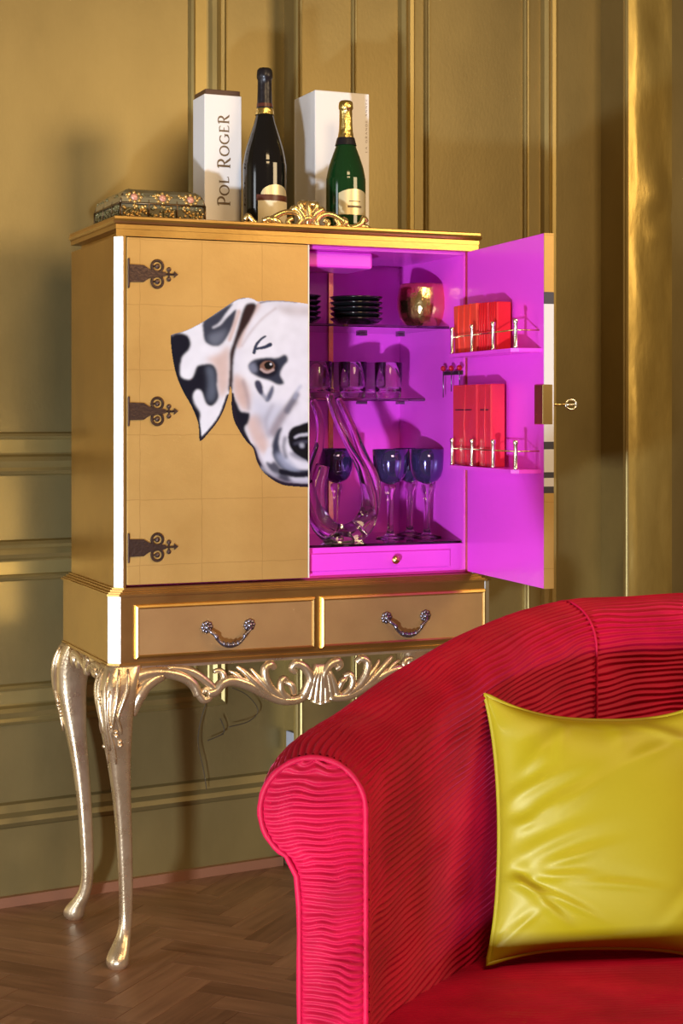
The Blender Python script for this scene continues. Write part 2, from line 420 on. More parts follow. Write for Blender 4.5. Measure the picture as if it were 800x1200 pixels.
# ------------------------------------------------------------------ panelled wall
def build_wall():
    S0, S1, ZT = -3.2, 3.2, 3.3
    P1 = 0.777; D1 = 0.07; P2 = 1.785; D2 = 0.17
    plan = [(S0, 0), (P1, 0), (P1, -D1), (P2, -D1), (P2, -D2), (S1, -D2), (S1, 0.15), (S0, 0.15)]
    wall = G().add(*prism_z(plan, 0, ZT)).obj('wall_back', M['wall'], smooth=False, loc=(WX, WY, 0), rot=(0, 0, WT))
    tag(wall, 'olive gold painted wood panelled wall with raised mouldings', 'wall', kind='structure')
    def part(name, VF, mat='mould', smooth=False): return G().add(*VF).obj(name, M[mat], wall, smooth)
    # frame profile (outer -> inner): main moulding, flat, inner bead, then the sunk field
    prof = [(0, 0), (0.004, 0.014), (0.012, 0.020), (0.020, 0.016), (0.025, 0.019), (0.036, 0.024), (0.046, 0.018), (0.052, 0.007), (0.056, 0.005),
            (0.088, 0.004), (0.090, 0.010), (0.096, 0.014), (0.102, 0.010), (0.106, 0.001)]
    part('panel_moulding', rect_sweep(-1.30, 0.604, 1.035, 3.1, prof))
    part('panel_moulding', rect_sweep(-1.30, 0.604, 0.430, 0.880, [(a * 0.95, b) for a, b in prof]))
    part('panel_moulding', rect_sweep(-3.1, -1.42, 1.035, 3.1, prof))
    part('panel_moulding', rect_sweep(-3.1, -1.42, 0.430, 0.880, prof))
    # skirting board and cap
    sk = [(0, 0), (0.018, 0), (0.018, 0.185), (0.024, 0.190), (0.030, 0.200), (0.026, 0.212), (0.016, 0.222), (0.010, 0.240), (0, 0.245)]
    def skirt(s0, s1, d, nm='skirting_board'):
        n = len(sk)
        V = [(s0, -d - a, z) for a, z in sk] + [(s1, -d - a, z) for a, z in sk]
        F = [(i, i + n, (i + 1) % n + n, (i + 1) % n) for i in range(n)] + [tuple(range(n)), tuple(range(2 * n - 1, n - 1, -1))]
        o = G().add(V, F).obj(nm, M['wall'], wall, False); return o
    skirt(S0, P1 - 0.001, 0); 
    o = part('shoe_moulding', prism_z([(S0, -0.018), (P1 - 0.02, -0.018), (P1 - 0.02, -0.034), (S0, -0.034)], 0.0, 0.024), 'shoe')
    # left edge of the projecting pier: bead, plinth block
    part('plinth_block', box(P1 - 0.012, P1 + 0.05, -D1 - 0.022, -0.0, 0, 0.26, 0.003), 'plinth')
    def vert(name, xs, d, z0=0.0, mat='mould', out=None, z1=ZT):
        """vertical moulding between two photo columns, on the plane d"""
        s0 = wl(xs[0], 50, d)[0]; s1 = wl(xs[1], 50, d)[0]
        o = out or 0.014
        w = s1 - s0
        poly = [(s0, -d), (s0 + 0.08 * w, -d - 0.6 * o), (s0 + 0.25 * w, -d - o), (s0 + 0.42 * w, -d - 0.75 * o), (s0 + 0.5 * w, -d - 0.5 * o),
                (s0 + 0.58 * w, -d - 0.8 * o), (s0 + 0.76 * w, -d - o), (s0 + 0.93 * w, -d - 0.55 * o), (s1, -d)]
        return part(name, prism_z(poly, z0, z1), mat)
    vert('edge_bead', (344, 353), D1)
    vert('panel_bead', (411, 417), D1, out=0.010)
    vert('panel_moulding', (466, 484), D1, out=0.022)
    vert('panel_bead', (496, 502), D1, out=0.012)
    vert('panel_bead', (612, 618), D1, out=0.012)
    vert('panel_moulding', (633, 650), D1, out=0.022)
    vert('corner_bead', (732, 736), D2, out=0.006)
    # second pier: blistered gilt strip and tall panel frames beyond it
    s0 = wl(736, 50, D2)[0]; s1 = wl(787, 50, D2)[0]
    nz, ns = 150, 18
    V = []; F = []
    for i in range(nz + 1):
        z = 0.25 + (3.2 - 0.25) * i / nz
        for k in range(ns + 1):
            t = k / ns; s = s0 + (s1 - s0) * t
            e = min(1, t / 0.12, (1 - t) / 0.12)
            b = 0.006 * e
            b += 0.007 * math.exp(-(((z - 1.83) / 0.05) ** 2 + ((t - 0.62) / 0.24) ** 2)) * (1 if e > 0.3 else 0.3)
            b -= 0.005 * math.exp(-(((z - 1.765) / 0.022) ** 2 + ((t - 0.66 + (z - 1.765) * 2) / 0.25) ** 2))
            b += 0.005 * math.exp(-(((z - 1.70) / 0.02) ** 2 + ((t - 0.6) / 0.2) ** 2))
            b += 0.0035 * math.sin(t * 5.2 + 0.5 * math.sin(z * 3)) * e
            b += 0.002 * math.sin(z * 17 + t * 4) * e
            V.append((s, -D2 - b, z))
    for i in range(nz):
        for k in range(ns):
            a = i * (ns + 1) + k; F.append((a, a + 1, a + ns + 2, a + ns + 1))
    part('gilt_strip', (V, F), 'blister', True)
    sB = wl(788, 50, D2)[0]
    zt = wl(795, 545, D2)[1]; zb = wl(795, 615, D2)[1]
    part('panel_moulding', rect_sweep(sB, sB + 0.75, zt, 3.15, prof))
    part('panel_moulding', rect_sweep(sB, sB + 0.75, 0.28, zb, prof))
    # socket plate low in the corner by the pier
    a = wl(331, 866, 0.0); 
    return wall
wall = build_wall()

# small pale socket on the side of the pier
def wall_world(s, d, z): return (WX + s * math.cos(WT) + d * math.sin(WT), WY + s * math.sin(WT) - d * math.cos(WT), z)

# ------------------------------------------------------------------ cocktail cabinet
cab = empty('cocktail_cabinet', (CX, CY, 0), TH)
tag(cab, 'tall gold leaf cocktail cabinet on cabriole legs, one door open on a magenta interior', 'cabinet')
def cp(name, VF, mat, parent=None, smooth=False, **k):
    g = VF if isinstance(VF, G) else G().add(*VF)
    return g.obj(name, M[mat], parent or cab, smooth, **k)

W = 0.872; DP = 0.39; Z0, Z1 = 0.812, 1.565
ch = 0.015
def mir(poly, c): return [(2 * c - x, y) for x, y in poly][::-1]
sideL = [(0, ch), (ch, 0), (0.0215, 0), (0.0215, DP), (0, DP)]
cp('side_panel', prism_z(sideL, Z0, Z1), 'cabplain')
cp('side_panel', prism_z(mir(sideL, W / 2), Z0, Z1), 'cabplain')
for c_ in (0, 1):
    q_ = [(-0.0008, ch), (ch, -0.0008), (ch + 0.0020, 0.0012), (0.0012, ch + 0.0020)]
    cp('corner_glare_strip', prism_z(q_ if c_ == 0 else mir(q_, W / 2), Z0 + 0.001, Z1 - 0.001), 'strip')  # pale strip laid over the gold chamfer as painted window reflection
cp('back_panel', box(0.0215, W - 0.0215, DP - 0.01, DP, Z0, Z1), 'cabplain')
cp('top_panel', box(0.0215, W - 0.0215, 0.002, DP - 0.01, 1.5655, 1.580), 'cabplain')
# magenta lining
IL, IR, IB = 0.030, 0.845, 0.375
cp('side_lining', box(0.0217, IL, 0.024, IB, Z0 + 0.001, 1.565), 'pink')
cp('side_lining', box(IR, W - 0.0217, 0.024, IB, Z0 + 0.001, 1.565), 'pink')
cp('back_lining', box(0.0217, W - 0.0217, IB, DP - 0.0102, Z0 + 0.001, 1.565), 'pink')
cp('ceiling_lining', box(IL, IR, 0.024, IB, 1.558, 1.5652), 'pink')
cp('floor_lining', box(IL, IR, 0.024, IB, Z0 + 0.001, 0.822), 'pink')
# frieze and stepped cornice
g = G()
g.add(*box(-0.001, W + 0.001, -0.002, DP + 0.001, 1.5805, 1.590))
pr = [(0.0, 1.590), (0.005, 1.592), (0.007, 1.597), (0.005, 1.601), (0.004, 1.602), (0.004, 1.607), (0.0, 1.609)]
V = []; F = []; m = len(pr)
for (cx_, cy_, sx, sy) in ((0, 0, -1, -1), (W, 0, 1, -1), (W, DP, 1, 0), (0, DP, -1, 0)):
    for o_, z_ in pr: V.append((cx_ + sx * o_, cy_ + sy * o_, z_))
for c in range(4):
    d = (c + 1) % 4
    for i in range(m - 1): F.append((c * m + i, d * m + i, d * m + i + 1, c * m + i + 1))
F.append(tuple(c * m for c in (3, 2, 1, 0))); F.append(tuple(c * m + m - 1 for c in range(4)))
g.add(V, F)
cp('cornice', g, 'cabplain')
cp('frieze', box(0.0, W, -0.0005, 0.0015, 1.5655, 1.5802), 'cabplain')

# base case with chamfered corners and ledge moulding
BU0, BU1, BV0, BV1 = -0.016, 0.902, -0.016, 0.405
def cham(u0, u1, v0, v1, c): return [(u0, v0 + c), (u0 + c, v0), (u1 - c, v0), (u1, v0 + c), (u1, v1), (u0, v1)]
cp('base_case', prism_z(cham(BU0, BU1, BV0, BV1, 0.021), 0.652, 0.795), 'cabplain')
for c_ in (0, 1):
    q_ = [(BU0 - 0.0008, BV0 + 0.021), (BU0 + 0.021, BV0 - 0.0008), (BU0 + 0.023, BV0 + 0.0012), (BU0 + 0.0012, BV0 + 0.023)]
    cp('corner_glare_strip', prism_z(q_ if c_ == 0 else mir(q_, (BU0 + BU1) / 2), 0.6525, 0.7945), 'strip')  # same painted reflection on the base chamfers
g = G()
for e, za, zb in ((0.004, 0.795, 0.800), (0.000, 0.800, 0.8035), (-0.006, 0.8035, 0.808), (-0.011, 0.808, 0.812)):
    g.add(*prism_z(cham(BU0 - e, BU1 + e, BV0 - e, BV1 + e, 0.021), za, zb))
cp('ledge_moulding', g, 'cabplain')
cp('base_fillet', prism_z(cham(BU0 - 0.003, BU1 + 0.003, BV0 - 0.003, BV1 + 0.003, 0.021), 0.645, 0.652), 'cabplain')

def bead(u0, u1, z0, z1, v, prof):
    V, F = rect_sweep(u0, u1, z0, z1, prof); return [(x, y + v, z) for x, y, z in V], F
for u0, u1 in ((0.040, 0.447), (0.468, 0.876)):
    dr = cp('drawer', box(u0, u1, BV0 - 0.005, BV0 + 0.02, 0.665, 0.772, 0.002), 'drawergold')
    cp('cock_bead', bead(u0 - 0.004, u1 + 0.004, 0.661, 0.776, BV0, [(0, 0), (0.001, 0.008), (0.005, 0.010), (0.008, 0.007), (0.0085, 0.004)]), 'cabplain', dr)
    uc = (u0 + u1) / 2 + 0.001; zc = 0.722
    for s in (-1, 1):
        g = G()
        cu = uc + s * 0.049
        for k in range(8):
            a = k * math.pi / 4
            g.add(*ball((cu + 0.0085 * math.cos(a), BV0 - 0.008, zc + 0.0085 * math.sin(a)), 0.0055, 8, 6, (1, 0.7, 1)))
        g.add(*ball((cu, BV0 - 0.010, zc), 0.008, 10, 6))
        cp('rosette', g, 'pewter', dr, True)
    pts = catmull([(uc - 0.049, BV0 - 0.012, zc), (uc - 0.046, BV0 - 0.022, zc - 0.008), (uc - 0.034, BV0 - 0.024, zc - 0.018), (uc - 0.030, BV0 - 0.024, zc - 0.026), (uc - 0.018, BV0 - 0.024, zc - 0.036),
                   (uc, BV0 - 0.024, zc - 0.040), (uc + 0.018, BV0 - 0.024, zc - 0.036), (uc + 0.030, BV0 - 0.024, zc - 0.026), (uc + 0.034, BV0 - 0.024, zc - 0.018), (uc + 0.046, BV0 - 0.022, zc - 0.008), (uc + 0.049, BV0 - 0.012, zc)], 6)
    n = len(pts); R = [0.0032 + 0.0030 * math.exp(-((i / (n - 1) - 0.5) / 0.12) ** 2) + 0.0018 * math.exp(-((abs(i / (n - 1) - 0.5) - 0.27) / 0.05) ** 2) for i in range(n)]
    g = G().add(*tube(pts, R, 8))
    for k in (-0.016, -0.006, 0.006, 0.016): g.add(*ball((uc + k, BV0 - 0.024, zc - 0.039 + abs(k) * 0.2), 0.0066, 8, 6, (0.5, 1, 1)))
    cp('bail_handle', g, 'pewter', dr, True)

# cabriole legs: rounded-square section swept in plan, knee and pad foot thrown out on the diagonal
LEG = [(0.648, 0.000, 0.040), (0.625, 0.012, 0.041), (0.595, 0.022, 0.040), (0.55, 0.025, 0.035), (0.50, 0.020, 0.030), (0.44, 0.011, 0.0235), (0.37, 0.000, 0.019), (0.30, -0.009, 0.0165),
       (0.22, -0.016, 0.0148), (0.15, -0.020, 0.0138), (0.095, -0.019, 0.0138), (0.066, -0.012, 0.0155), (0.046, -0.001, 0.0195), (0.030, 0.010, 0.0235), (0.018, 0.015, 0.0255), (0.008, 0.016, 0.0240), (0.0, 0.016, 0.018)]
def leg(u0, v0, du, dv):
    P = catmull([(a, b, c) for a, b, c in LEG], 5)
    n = 28; V = []; F = []
    for z, e, r in P:
        sq = 2.0 + 2.2 * min(1, max(0, (z - 0.06) / 0.1))
        for k in range(n):
            a = 2 * math.pi * k / n; c, s = math.cos(a), math.sin(a)
            rr = r * 1.0 / (abs(c) ** sq + abs(s) ** sq) ** (1 / sq)
            V.append((u0 + du * e * 0.707 + rr * c, v0 + dv * e * 0.707 + rr * s, z))
    m = len(P)
    for i in range(m - 1):
        for k in range(n):
            k2 = (k + 1) % n; F.append((i * n + k, (i + 1) * n + k, (i + 1) * n + k2, i * n + k2))
    F.append(tuple(range(n))); F.append(tuple((m - 1) * n + k for k in range(n)))
    lo = cp('leg', (V, F), 'carve', None, True)
    # acanthus carving wrapped on the knee
    def knee(z):
        for i in range(len(P) - 1):
            if P[i][0] >= z >= P[i + 1][0]: return P[i][1], P[i][2]
        return P[0][1], P[0][2]
    g = G()
    base = math.atan2(dv, du)
    for off, z0, z1, sw, r0 in ((0.0, 0.640, 0.470, 0.00, 0.008), (0.42, 0.642, 0.500, 0.16, 0.008), (-0.42, 0.642, 0.500, -0.16, 0.008), (0.85, 0.642, 0.530, 0.22, 0.008), (-0.85, 0.642, 0.530, -0.22, 0.008),
                                (0.22, 0.60, 0.44, -0.12, 0.006), (-0.22, 0.60, 0.44, 0.12, 0.006), (0.65, 0.59, 0.505, -0.2, 0.006), (-0.65, 0.59, 0.505, 0.2, 0.006)):
        pts = []; R = []
        for i in range(11):
            t = i / 10; z = z0 + (z1 - z0) * t; e, r = knee(z)
            a = base + off + sw * math.sin(t * math.pi * 1.5)
            c, s = math.cos(a), math.sin(a); rr = r / (abs(c) ** 3.5 + abs(s) ** 3.5) ** (1 / 3.5)
            pts.append((u0 + du * e * 0.707 + (rr + 0.001) * c, v0 + dv * e * 0.707 + (rr + 0.001) * s, z)); R.append(r0 * (0.35 + 0.65 * math.sin(math.pi * min(1, 0.15 + 0.85 * (1 - t)))) * (1 - 0.5 * t))
        g.add(*tube(pts, R, 7))
    for k in range(14):
        z = 0.475 + 0.15 * ((k * 0.618) % 1); a = base + (((k * 0.377) % 1) - 0.5) * 1.9; e, r = knee(z)
        c, s = math.cos(a), math.sin(a); rr = r / (abs(c) ** 3.5 + abs(s) ** 3.5) ** (1 / 3.5)
        g.add(*ball((u0 + du * e * 0.707 + rr * c, v0 + dv * e * 0.707 + rr * s, z), 0.0055, 7, 5))
    cp('knee_carving', g, 'carve', lo, True)
    return lo
LI = 0.032
for (u0, v0, du, dv) in ((BU0 + LI, BV0 + LI, -1, -1), (BU0 + LI, BV1 - LI, -1, 1), (BU1 - LI, BV0 + LI, 1, -1), (BU1 - LI, BV1 - LI, 1, 1)):
    leg(u0, v0, du, dv)

# pierced apron: scrolls, leaves and a shell, drawn as tapering carved strokes
YAX = np.array([0, 1.0, 0])
UC = 0.457
VA = -0.008
def stroke_px(pts, rad, taper=(0.5, 1, 0.4), v=VA, mirror=False, n=6, bulge=0.0):
    P = []
    cv = catmull(pts, n); m = len(cv)
    R = []
    for i, p in enumerate(cv):
        u, z = fr(p[0], p[1], v); t = i / (m - 1)
        if mirror: u = 2 * UC - u
        P.append((u, v - bulge * math.sin(math.pi * t), z))
        tp = taper[0] + (taper[1] - taper[0]) * min(1, t / 0.4) if t < 0.4 else taper[1] + (taper[2] - taper[1]) * (t - 0.4) / 0.6
        R.append(rad * 0.00208 * tp)
    return tube(P, R, 8, squash=(YAX, 1.15))
ap = cp('apron_rail', box(0.03, BU1 - 0.045, VA - 0.004, VA + 0.012, 0.638, 0.647), 'carve')
SC_MAIN = [
    ([(154, 838), (161, 818), (172, 802), (190, 791)], 7.5, (0.7, 1.1, 0.8)),
    ([(150, 800), (163, 792), (180, 788), (200, 789), (216, 794), (227, 803), (232, 814)], 6.5, (1.3, 1.0, 0.8)),
    ([(232, 812), (238, 820), (245, 818), (246, 811), (240, 808), (237, 812)], 4.2, (1, 0.9, 0.7)),
    ([(196, 783), (214, 784), (230, 790), (243, 800), (252, 808)], 5.0, (0.7, 1, 0.8)),
    ([(243, 812), (252, 810), (260, 801), (272, 797), (290, 802), (310, 812), (330, 820), (350, 819), (364, 808)], 6.0, (0.9, 1.1, 0.8)),
    ([(255, 806), (262, 794), (258, 786), (250, 787)], 4.5, (1, 0.9, 0.5)),
]
SC_LEAF = [
    ([(318, 816), (305, 806), (293, 795), (284, 786), (277, 781)], 5.0, (1, 0.9, 0.5)),
    ([(326, 818), (312, 805), (301, 793), (293, 783)], 4.5, (1, 0.9, 0.4)),
    ([(332, 819), (318, 808), (310, 795), (309, 783), (316, 778), (321, 782)], 5.0, (1, 1, 0.8)),
    ([(340, 820), (330, 812), (327, 803), (330, 795), (336, 797)], 4.2, (1, 1, 0.8)),
    ([(344, 812), (340, 802), (334, 799)], 4.0, (1, 1, 0.8)),
    ([(352, 818), (361, 806), (362, 792), (355, 781), (345, 777), (341, 783), (346, 787)], 5.0, (1, 1, 0.7)),
    ([(296, 806), (286, 800), (276, 790), (268, 786)], 3.6, (1, 0.9, 0.4)),
]
for mirr in (False, True):
    g = G()
    for p, r, t in SC_MAIN: g.add(*stroke_px(p, r, t, mirror=mirr))
    cp('apron_scroll', g, 'carve', ap, True)
    for p, r, t in SC_LEAF:
        cp('apron_leaf', stroke_px(p, r, t, mirror=mirr, bulge=0.006), 'carve', ap, True)
g = G()
xs = fr(375, 800, VA)
for k in range(-3, 4):
    a = k / 3.0
    top = (375 + 5 * a, 779); mid = (375 + 13 * a, 797); low = (375 + 18.5 * a, 823 - 11 * abs(a) ** 1.6); 
    g.add(*stroke_px([top, (375 + 8 * a, 787), mid, low], 5.2, (0.55, 0.8, 1.0), bulge=0.006))
    g.add(*stroke_px([(low[0], low[1] - 1), (low[0] + 0.4 * a, low[1] + 1.5)], 5.6, (1, 1, 1), bulge=0.0))
cp('apron_shell', g, 'carve', ap, True)
# carved side aprons
for uu, sgn in ((BU0 + 0.008, -1), (BU1 - 0.008, 1)):
    g = G()
    g.add(*box(uu - 0.006, uu + 0.006, 0.03, BV1 - 0.05, 0.630, 0.647))
    for P_ in ([(0.02, 0.60), (0.06, 0.628), (0.11, 0.635), (0.16, 0.622), (0.19, 0.610)], [(0.37, 0.60), (0.33, 0.628), (0.28, 0.635), (0.23, 0.622), (0.20, 0.610)],
               [(0.10, 0.640), (0.13, 0.625), (0.12, 0.612), (0.105, 0.618)], [(0.29, 0.640), (0.26, 0.625), (0.27, 0.612), (0.285, 0.618)],
               [(0.18, 0.640), (0.195, 0.615), (0.195, 0.600)], [(0.21, 0.640), (0.195, 0.615), (0.195, 0.600)], [(0.05, 0.64), (0.075, 0.622), (0.07, 0.605)], [(0.34, 0.64), (0.315, 0.622), (0.32, 0.605)]):
        cv = catmull([(uu + sgn * 0.004, a, b) for a, b in P_], 5); g.add(*tube(cv, [0.010 * (0.5 + 0.5 * math.sin(math.pi * (0.1 + 0.8 * i / (len(cv) - 1)))) for i in range(len(cv))], 7))
    cp('side_apron', g, 'carve', None, True)

# gilt crest on the cornice
VC = 0.012
def crest_stroke(pts, rad, taper): 
    P = []; R = []; cv = catmull(pts, 6); m = len(cv)
    for i, p in enumerate(cv):
        u, z = fr(p[0], p[1], VC); t = i / (m - 1)
        P.append((u, VC - 0.006 * math.sin(math.pi * t), z)); R.append(rad * 0.00188 * (taper[0] + (taper[1] - taper[0]) * t))
    return tube(P, R, 8, squash=(YAX, 0.9))
cr_ = cp('crest', crest_stroke([(284, 265), (300, 264), (330, 265.5), (360, 267), (395, 269), (431, 270.5)], 3.2, (1, 1)), 'crest', None, True)
CS = [[(312, 262), (322, 254), (333, 249), (345, 250), (351, 257), (348, 264), (340, 265), (337, 259), (342, 256)],
      [(409, 267), (399, 258), (388, 252), (377, 252), (370, 259), (372, 266), (380, 267), (384, 261), (379, 258)],
      [(312, 262), (303, 264), (296, 260), (290, 253), (287, 257)], [(296, 262), (290, 263), (284, 266)],
      [(409, 267), (416, 266), (422, 262), (425, 256), (429, 259)], [(420, 266), (427, 266), (432, 269)],
      [(322, 263), (315, 257), (308, 258)], [(330, 265), (324, 259), (318, 255)], [(398, 268), (404, 261), (402, 257)], [(390, 268), (396, 264), (393, 256)]]
for p in CS: cp('crest_scroll', crest_stroke(p, 4.2, (0.8, 0.8)), 'crest', cr_, True)
CF = [[(360, 264), (360, 254), (360, 243), (360, 237)], [(358, 262), (352, 251), (345, 244), (341, 247)], [(362, 262), (368, 252), (375, 246), (379, 249)],
      [(358, 252), (352, 245), (351, 239), (356, 238)], [(362, 252), (368, 246), (369, 240), (364, 239)], [(352, 266), (356, 258), (360, 256), (364, 258), (368, 267)]]
for p in CF: cp('crest_leaf', crest_stroke(p, 4.6, (1.0, 0.75)), 'crest', cr_, True)

# ---- left door with painted dog and strap hinges
ld = cp('door', box(0.0235, 0.4415, -0.001, 0.022, 0.8175, 1.5635, 0.001), 'cabgold')
tag(ld, 'closed gold leaf door painted with half a spotted dog face')
cp('door_lipping', box(0.4416, 0.4445, -0.001, 0.022, 0.8175, 1.5635), 'edge', ld)
for zc in (1.486, 1.190, 0.897):
    g = G(); v = -0.0012
    g.add(*box(0.0245, 0.0285, -0.007, 0.0, zc - 0.032, zc + 0.032, 0.0015))
    pl = [(0.028, -0.019), (0.060, -0.018), (0.072, -0.010), (0.108, -0.0045), (0.112, 0), (0.108, 0.0045), (0.072, 0.010), (0.060, 0.018), (0.028, 0.019)]
    g.add(*prism([(a, zc + b) for a, b in pl], v - 0.004, v + 0.001))
    for sg in (-1, 1):
        c = (0.0905, zc + sg * 0.0165)
        pts = [(c[0] + 0.0125 * math.cos(t), v - 0.002, c[1] + 0.0125 * math.sin(t)) for t in np.linspace(0, 2 * math.pi, 20, endpoint=False)]
        g.add(*tube(pts, 0.0030, 6, closed=True)); g.add(*ball((c[0], v - 0.002, c[1]), 0.0058, 8, 6, (1, 0.5, 1)))
        g.add(*tube([(c[0], v - 0.002, c[1]), (c[0] - 0.012, v - 0.002, c[1])], 0.002, 6))
        g.add(*ball((0.1165, v - 0.002, zc + sg * 0.0105), 0.0052, 8, 6, (1, 0.5, 1)))
        g.add(*tube([(0.1165, v - 0.002, zc), (0.1165, v - 0.002, zc + sg * 0.0105)], 0.0022, 6))
    g.add(*tube([(0.108, v - 0.002, zc), (0.130, v - 0.002, zc)], 0.0024, 6))
    g.add(*prism([(0.128, zc - 0.007), (0.137, zc), (0.128, zc + 0.007)], v - 0.004, v))
    cp('strap_hinge', g, 'bronze', ld, False)

# painted dog: colours computed on a fine grid of the painted outline (flat paint on the door)
def dog():
    W0, H0, st = 800, 1067, 2.5
    xs = np.arange(30, 768 + 0.1, st); ys = np.arange(30, 1040, st)
    X, Y = np.meshgrid(xs, ys)
    def inside(poly):
        P = np.array(poly); r = np.zeros(X.shape, bool); n = len(P)
        for i in range(n):
            x1, y1 = P[i]; x2, y2 = P[(i + 1) % n]
            if y1 == y2: continue
            c = ((y1 > Y) != (y2 > Y)) & (X < (x2 - x1) * (Y - y1) / (y2 - y1) + x1); r ^= c
        return r
    def blur(a, s):
        s = s / st
        if s < 0.3: return a
        k = np.arange(-int(3 * s + 1), int(3 * s + 1) + 1); g = np.exp(-k * k / (2 * s * s)); g /= g.sum()
        p = len(k) // 2
        a = np.apply_along_axis(lambda m: np.convolve(np.pad(m, p, mode='edge'), g, 'valid'), 0, a)
        return np.apply_along_axis(lambda m: np.convolve(np.pad(m, p, mode='edge'), g, 'valid'), 1, a)
    def sm(p): return catmull(p, 6, True)
    head = [(430, 60), (500, 58), (560, 54), (640, 55), (700, 62), (768, 72), (820, 80), (1000, 120), (1000, 980), (830, 1030), (768, 1028), (700, 1024), (630, 1016), (572, 988), (522, 944), (492, 892), (472, 825), (440, 792), (402, 735), (372, 675), (360, 600), (362, 530), (350, 470), (360, 300)]
    ear = [(44, 244), (56, 228), (110, 214), (160, 192), (215, 162), (270, 125), (330, 85), (385, 50), (430, 38), (470, 44), (498, 66), (470, 100), (420, 190), (385, 280), (362, 380), (358, 470), (345, 555), (305, 660), (245, 742), (202, 786), (192, 770), (186, 690), (150, 602), (108, 528), (72, 440), (50, 330)]
    mh = inside(sm(head)); me_ = inside(catmull(ear, 4, True)); mask = mh | me_
    col = np.zeros(X.shape + (3,)); col[:] = (0.80, 0.79, 0.86)
    lin = lambda c: np.array(c, float)
    def lay(poly, c, s=4, a=1.0, clip=None, smooth=True):
        mk = inside(sm(poly) if smooth else poly).astype(float); mk = blur(mk, s) * a
        if clip is not None: mk = mk * clip
        col[:] = col * (1 - mk[..., None]) + lin(c) * mk[..., None]
    def line(pts, w, c, s=3, a=1.0, clip=None):
        cv = np.array(catmull(pts, 10)); d = np.full(X.shape, 1e9)
        for i, p in enumerate(cv):
            t = i / (len(cv) - 1); ww = w if not hasattr(w, '__len__') else w[0] + (w[1] - w[0]) * t
            d = np.minimum(d, np.hypot(X - p[0], Y - p[1]) - ww)
        mk = blur((d < 0).astype(float), s) * a
        if clip is not None: mk = mk * clip
        col[:] = col * (1 - mk[..., None]) + lin(c) * mk[..., None]
    BK = (0.018, 0.018, 0.028); GR = (0.10, 0.11, 0.15); LB = (0.42, 0.46, 0.60); PE = (0.66, 0.42, 0.33); WH = (0.86, 0.85, 0.90)
    # ---- face
    lay([(520, 90), (640, 95), (770, 110), (770, 640), (700, 700), (600, 560), (430, 500), (400, 350), (450, 200)], WH, 25)
    lay([(600, 80), (770, 90), (770, 130), (640, 125)], (0.55, 0.47, 0.46), 14, 0.6)
    line([(500, 75), (455, 140), (420, 210), (395, 290)], 14, PE, 9, 0.75)
    line([(590, 95), (520, 150), (460, 220), (415, 290)], 6, (0.55, 0.45, 0.47), 5, 0.6)
    lay([(375, 440), (430, 470), (460, 560), (440, 630), (400, 600), (370, 530)], PE, 14, 0.8)
    lay([(440, 680), (500, 650), (540, 740), (550, 830), (520, 850), (470, 780)], PE, 14, 0.75)
    lay([(470, 560), (560, 600), (640, 600), (600, 720), (540, 760), (500, 700)], LB, 22, 0.45)
    line([(690, 580), (650, 620), (610, 680), (580, 740)], (16, 26), (0.26, 0.20, 0.22), 10, 0.75)
    line([(700, 545), (670, 590), (650, 630)], 16, (0.14, 0.14, 0.19), 7, 0.8)
    line([(720, 500), (700, 530), (690, 560)], 8, LB, 6, 0.6)
    # cheek edge in dark
    lay([(360, 540), (385, 580), (410, 630), (455, 640), (448, 690), (430, 720), (455, 790), (430, 785), (395, 730), (368, 675), (355, 600)], BK, 5)
    line([(438, 790), (470, 830), (492, 890), (524, 944), (572, 986), (630, 1014), (700, 1020), (800, 1024)], 13, (0.022, 0.016, 0.03), 3)
    line([(470, 830), (510, 920), (570, 975), (650, 1000), (790, 1008)], 22, (0.16, 0.12, 0.18), 9, 0.85)
    # brow strokes
    line([(478, 325), (490, 285), (515, 255), (538, 240)], (9, 5), (0.05, 0.06, 0.10), 2, 1.0)
    line([(490, 305), (530, 298), (562, 284)], (6, 11), (0.04, 0.05, 0.09), 2, 1.0)
    # eye patch and eye
    lay([(450, 390), (478, 362), (540, 352), (600, 352), (640, 335), (655, 365), (630, 400), (615, 440), (635, 485), (600, 492), (560, 472), (505, 455), (465, 430)], (0.045, 0.05, 0.075), 5)
    lay([(485, 390), (520, 362), (580, 365), (605, 395), (590, 440), (540, 455), (500, 435)], BK, 6)
    lay([(448, 395), (480, 380), (495, 420), (465, 430)], (0.25, 0.27, 0.36), 7, 0.8)
    lay([(508, 395), (530, 372), (565, 370), (585, 392), (575, 420), (540, 430), (518, 420)], (0.26, 0.14, 0.10), 3)
    line([(515, 412), (545, 428), (578, 415)], 6, (0.55, 0.42, 0.40), 3, 0.9)
    lay([(532, 385), (550, 372), (572, 378), (578, 398), (560, 412), (538, 408)], (0.012, 0.008, 0.008), 2)
    lay([(560, 383), (568, 380), (571, 388), (563, 391)], (0.85, 0.85, 0.9), 2)
    # marks under the eye
    lay([(483, 475), (505, 470), (522, 500), (524, 545), (505, 540), (485, 505)], (0.06, 0.06, 0.10), 4)
    lay([(575, 495), (580, 530), (560, 575), (540, 578), (548, 540)], (0.12, 0.13, 0.19), 5)
    line([(524, 545), (545, 570)], 10, (0.20, 0.22, 0.30), 5, 0.7)
    # muzzle
    lay([(625, 715), (600, 730), (575, 790), (572, 850), (600, 910), (660, 955), (770, 960), (770, 935), (700, 930), (640, 890), (612, 820), (612, 760)], (0.05, 0.055, 0.085), 6, 1.0)
    lay([(590, 860), (640, 930), (720, 945), (680, 900), (630, 850)], LB, 12, 0.8)
    lay([(640, 760), (655, 860), (720, 915), (770, 925), (770, 880), (700, 870)], (0.80, 0.80, 0.87), 9, 0.9)
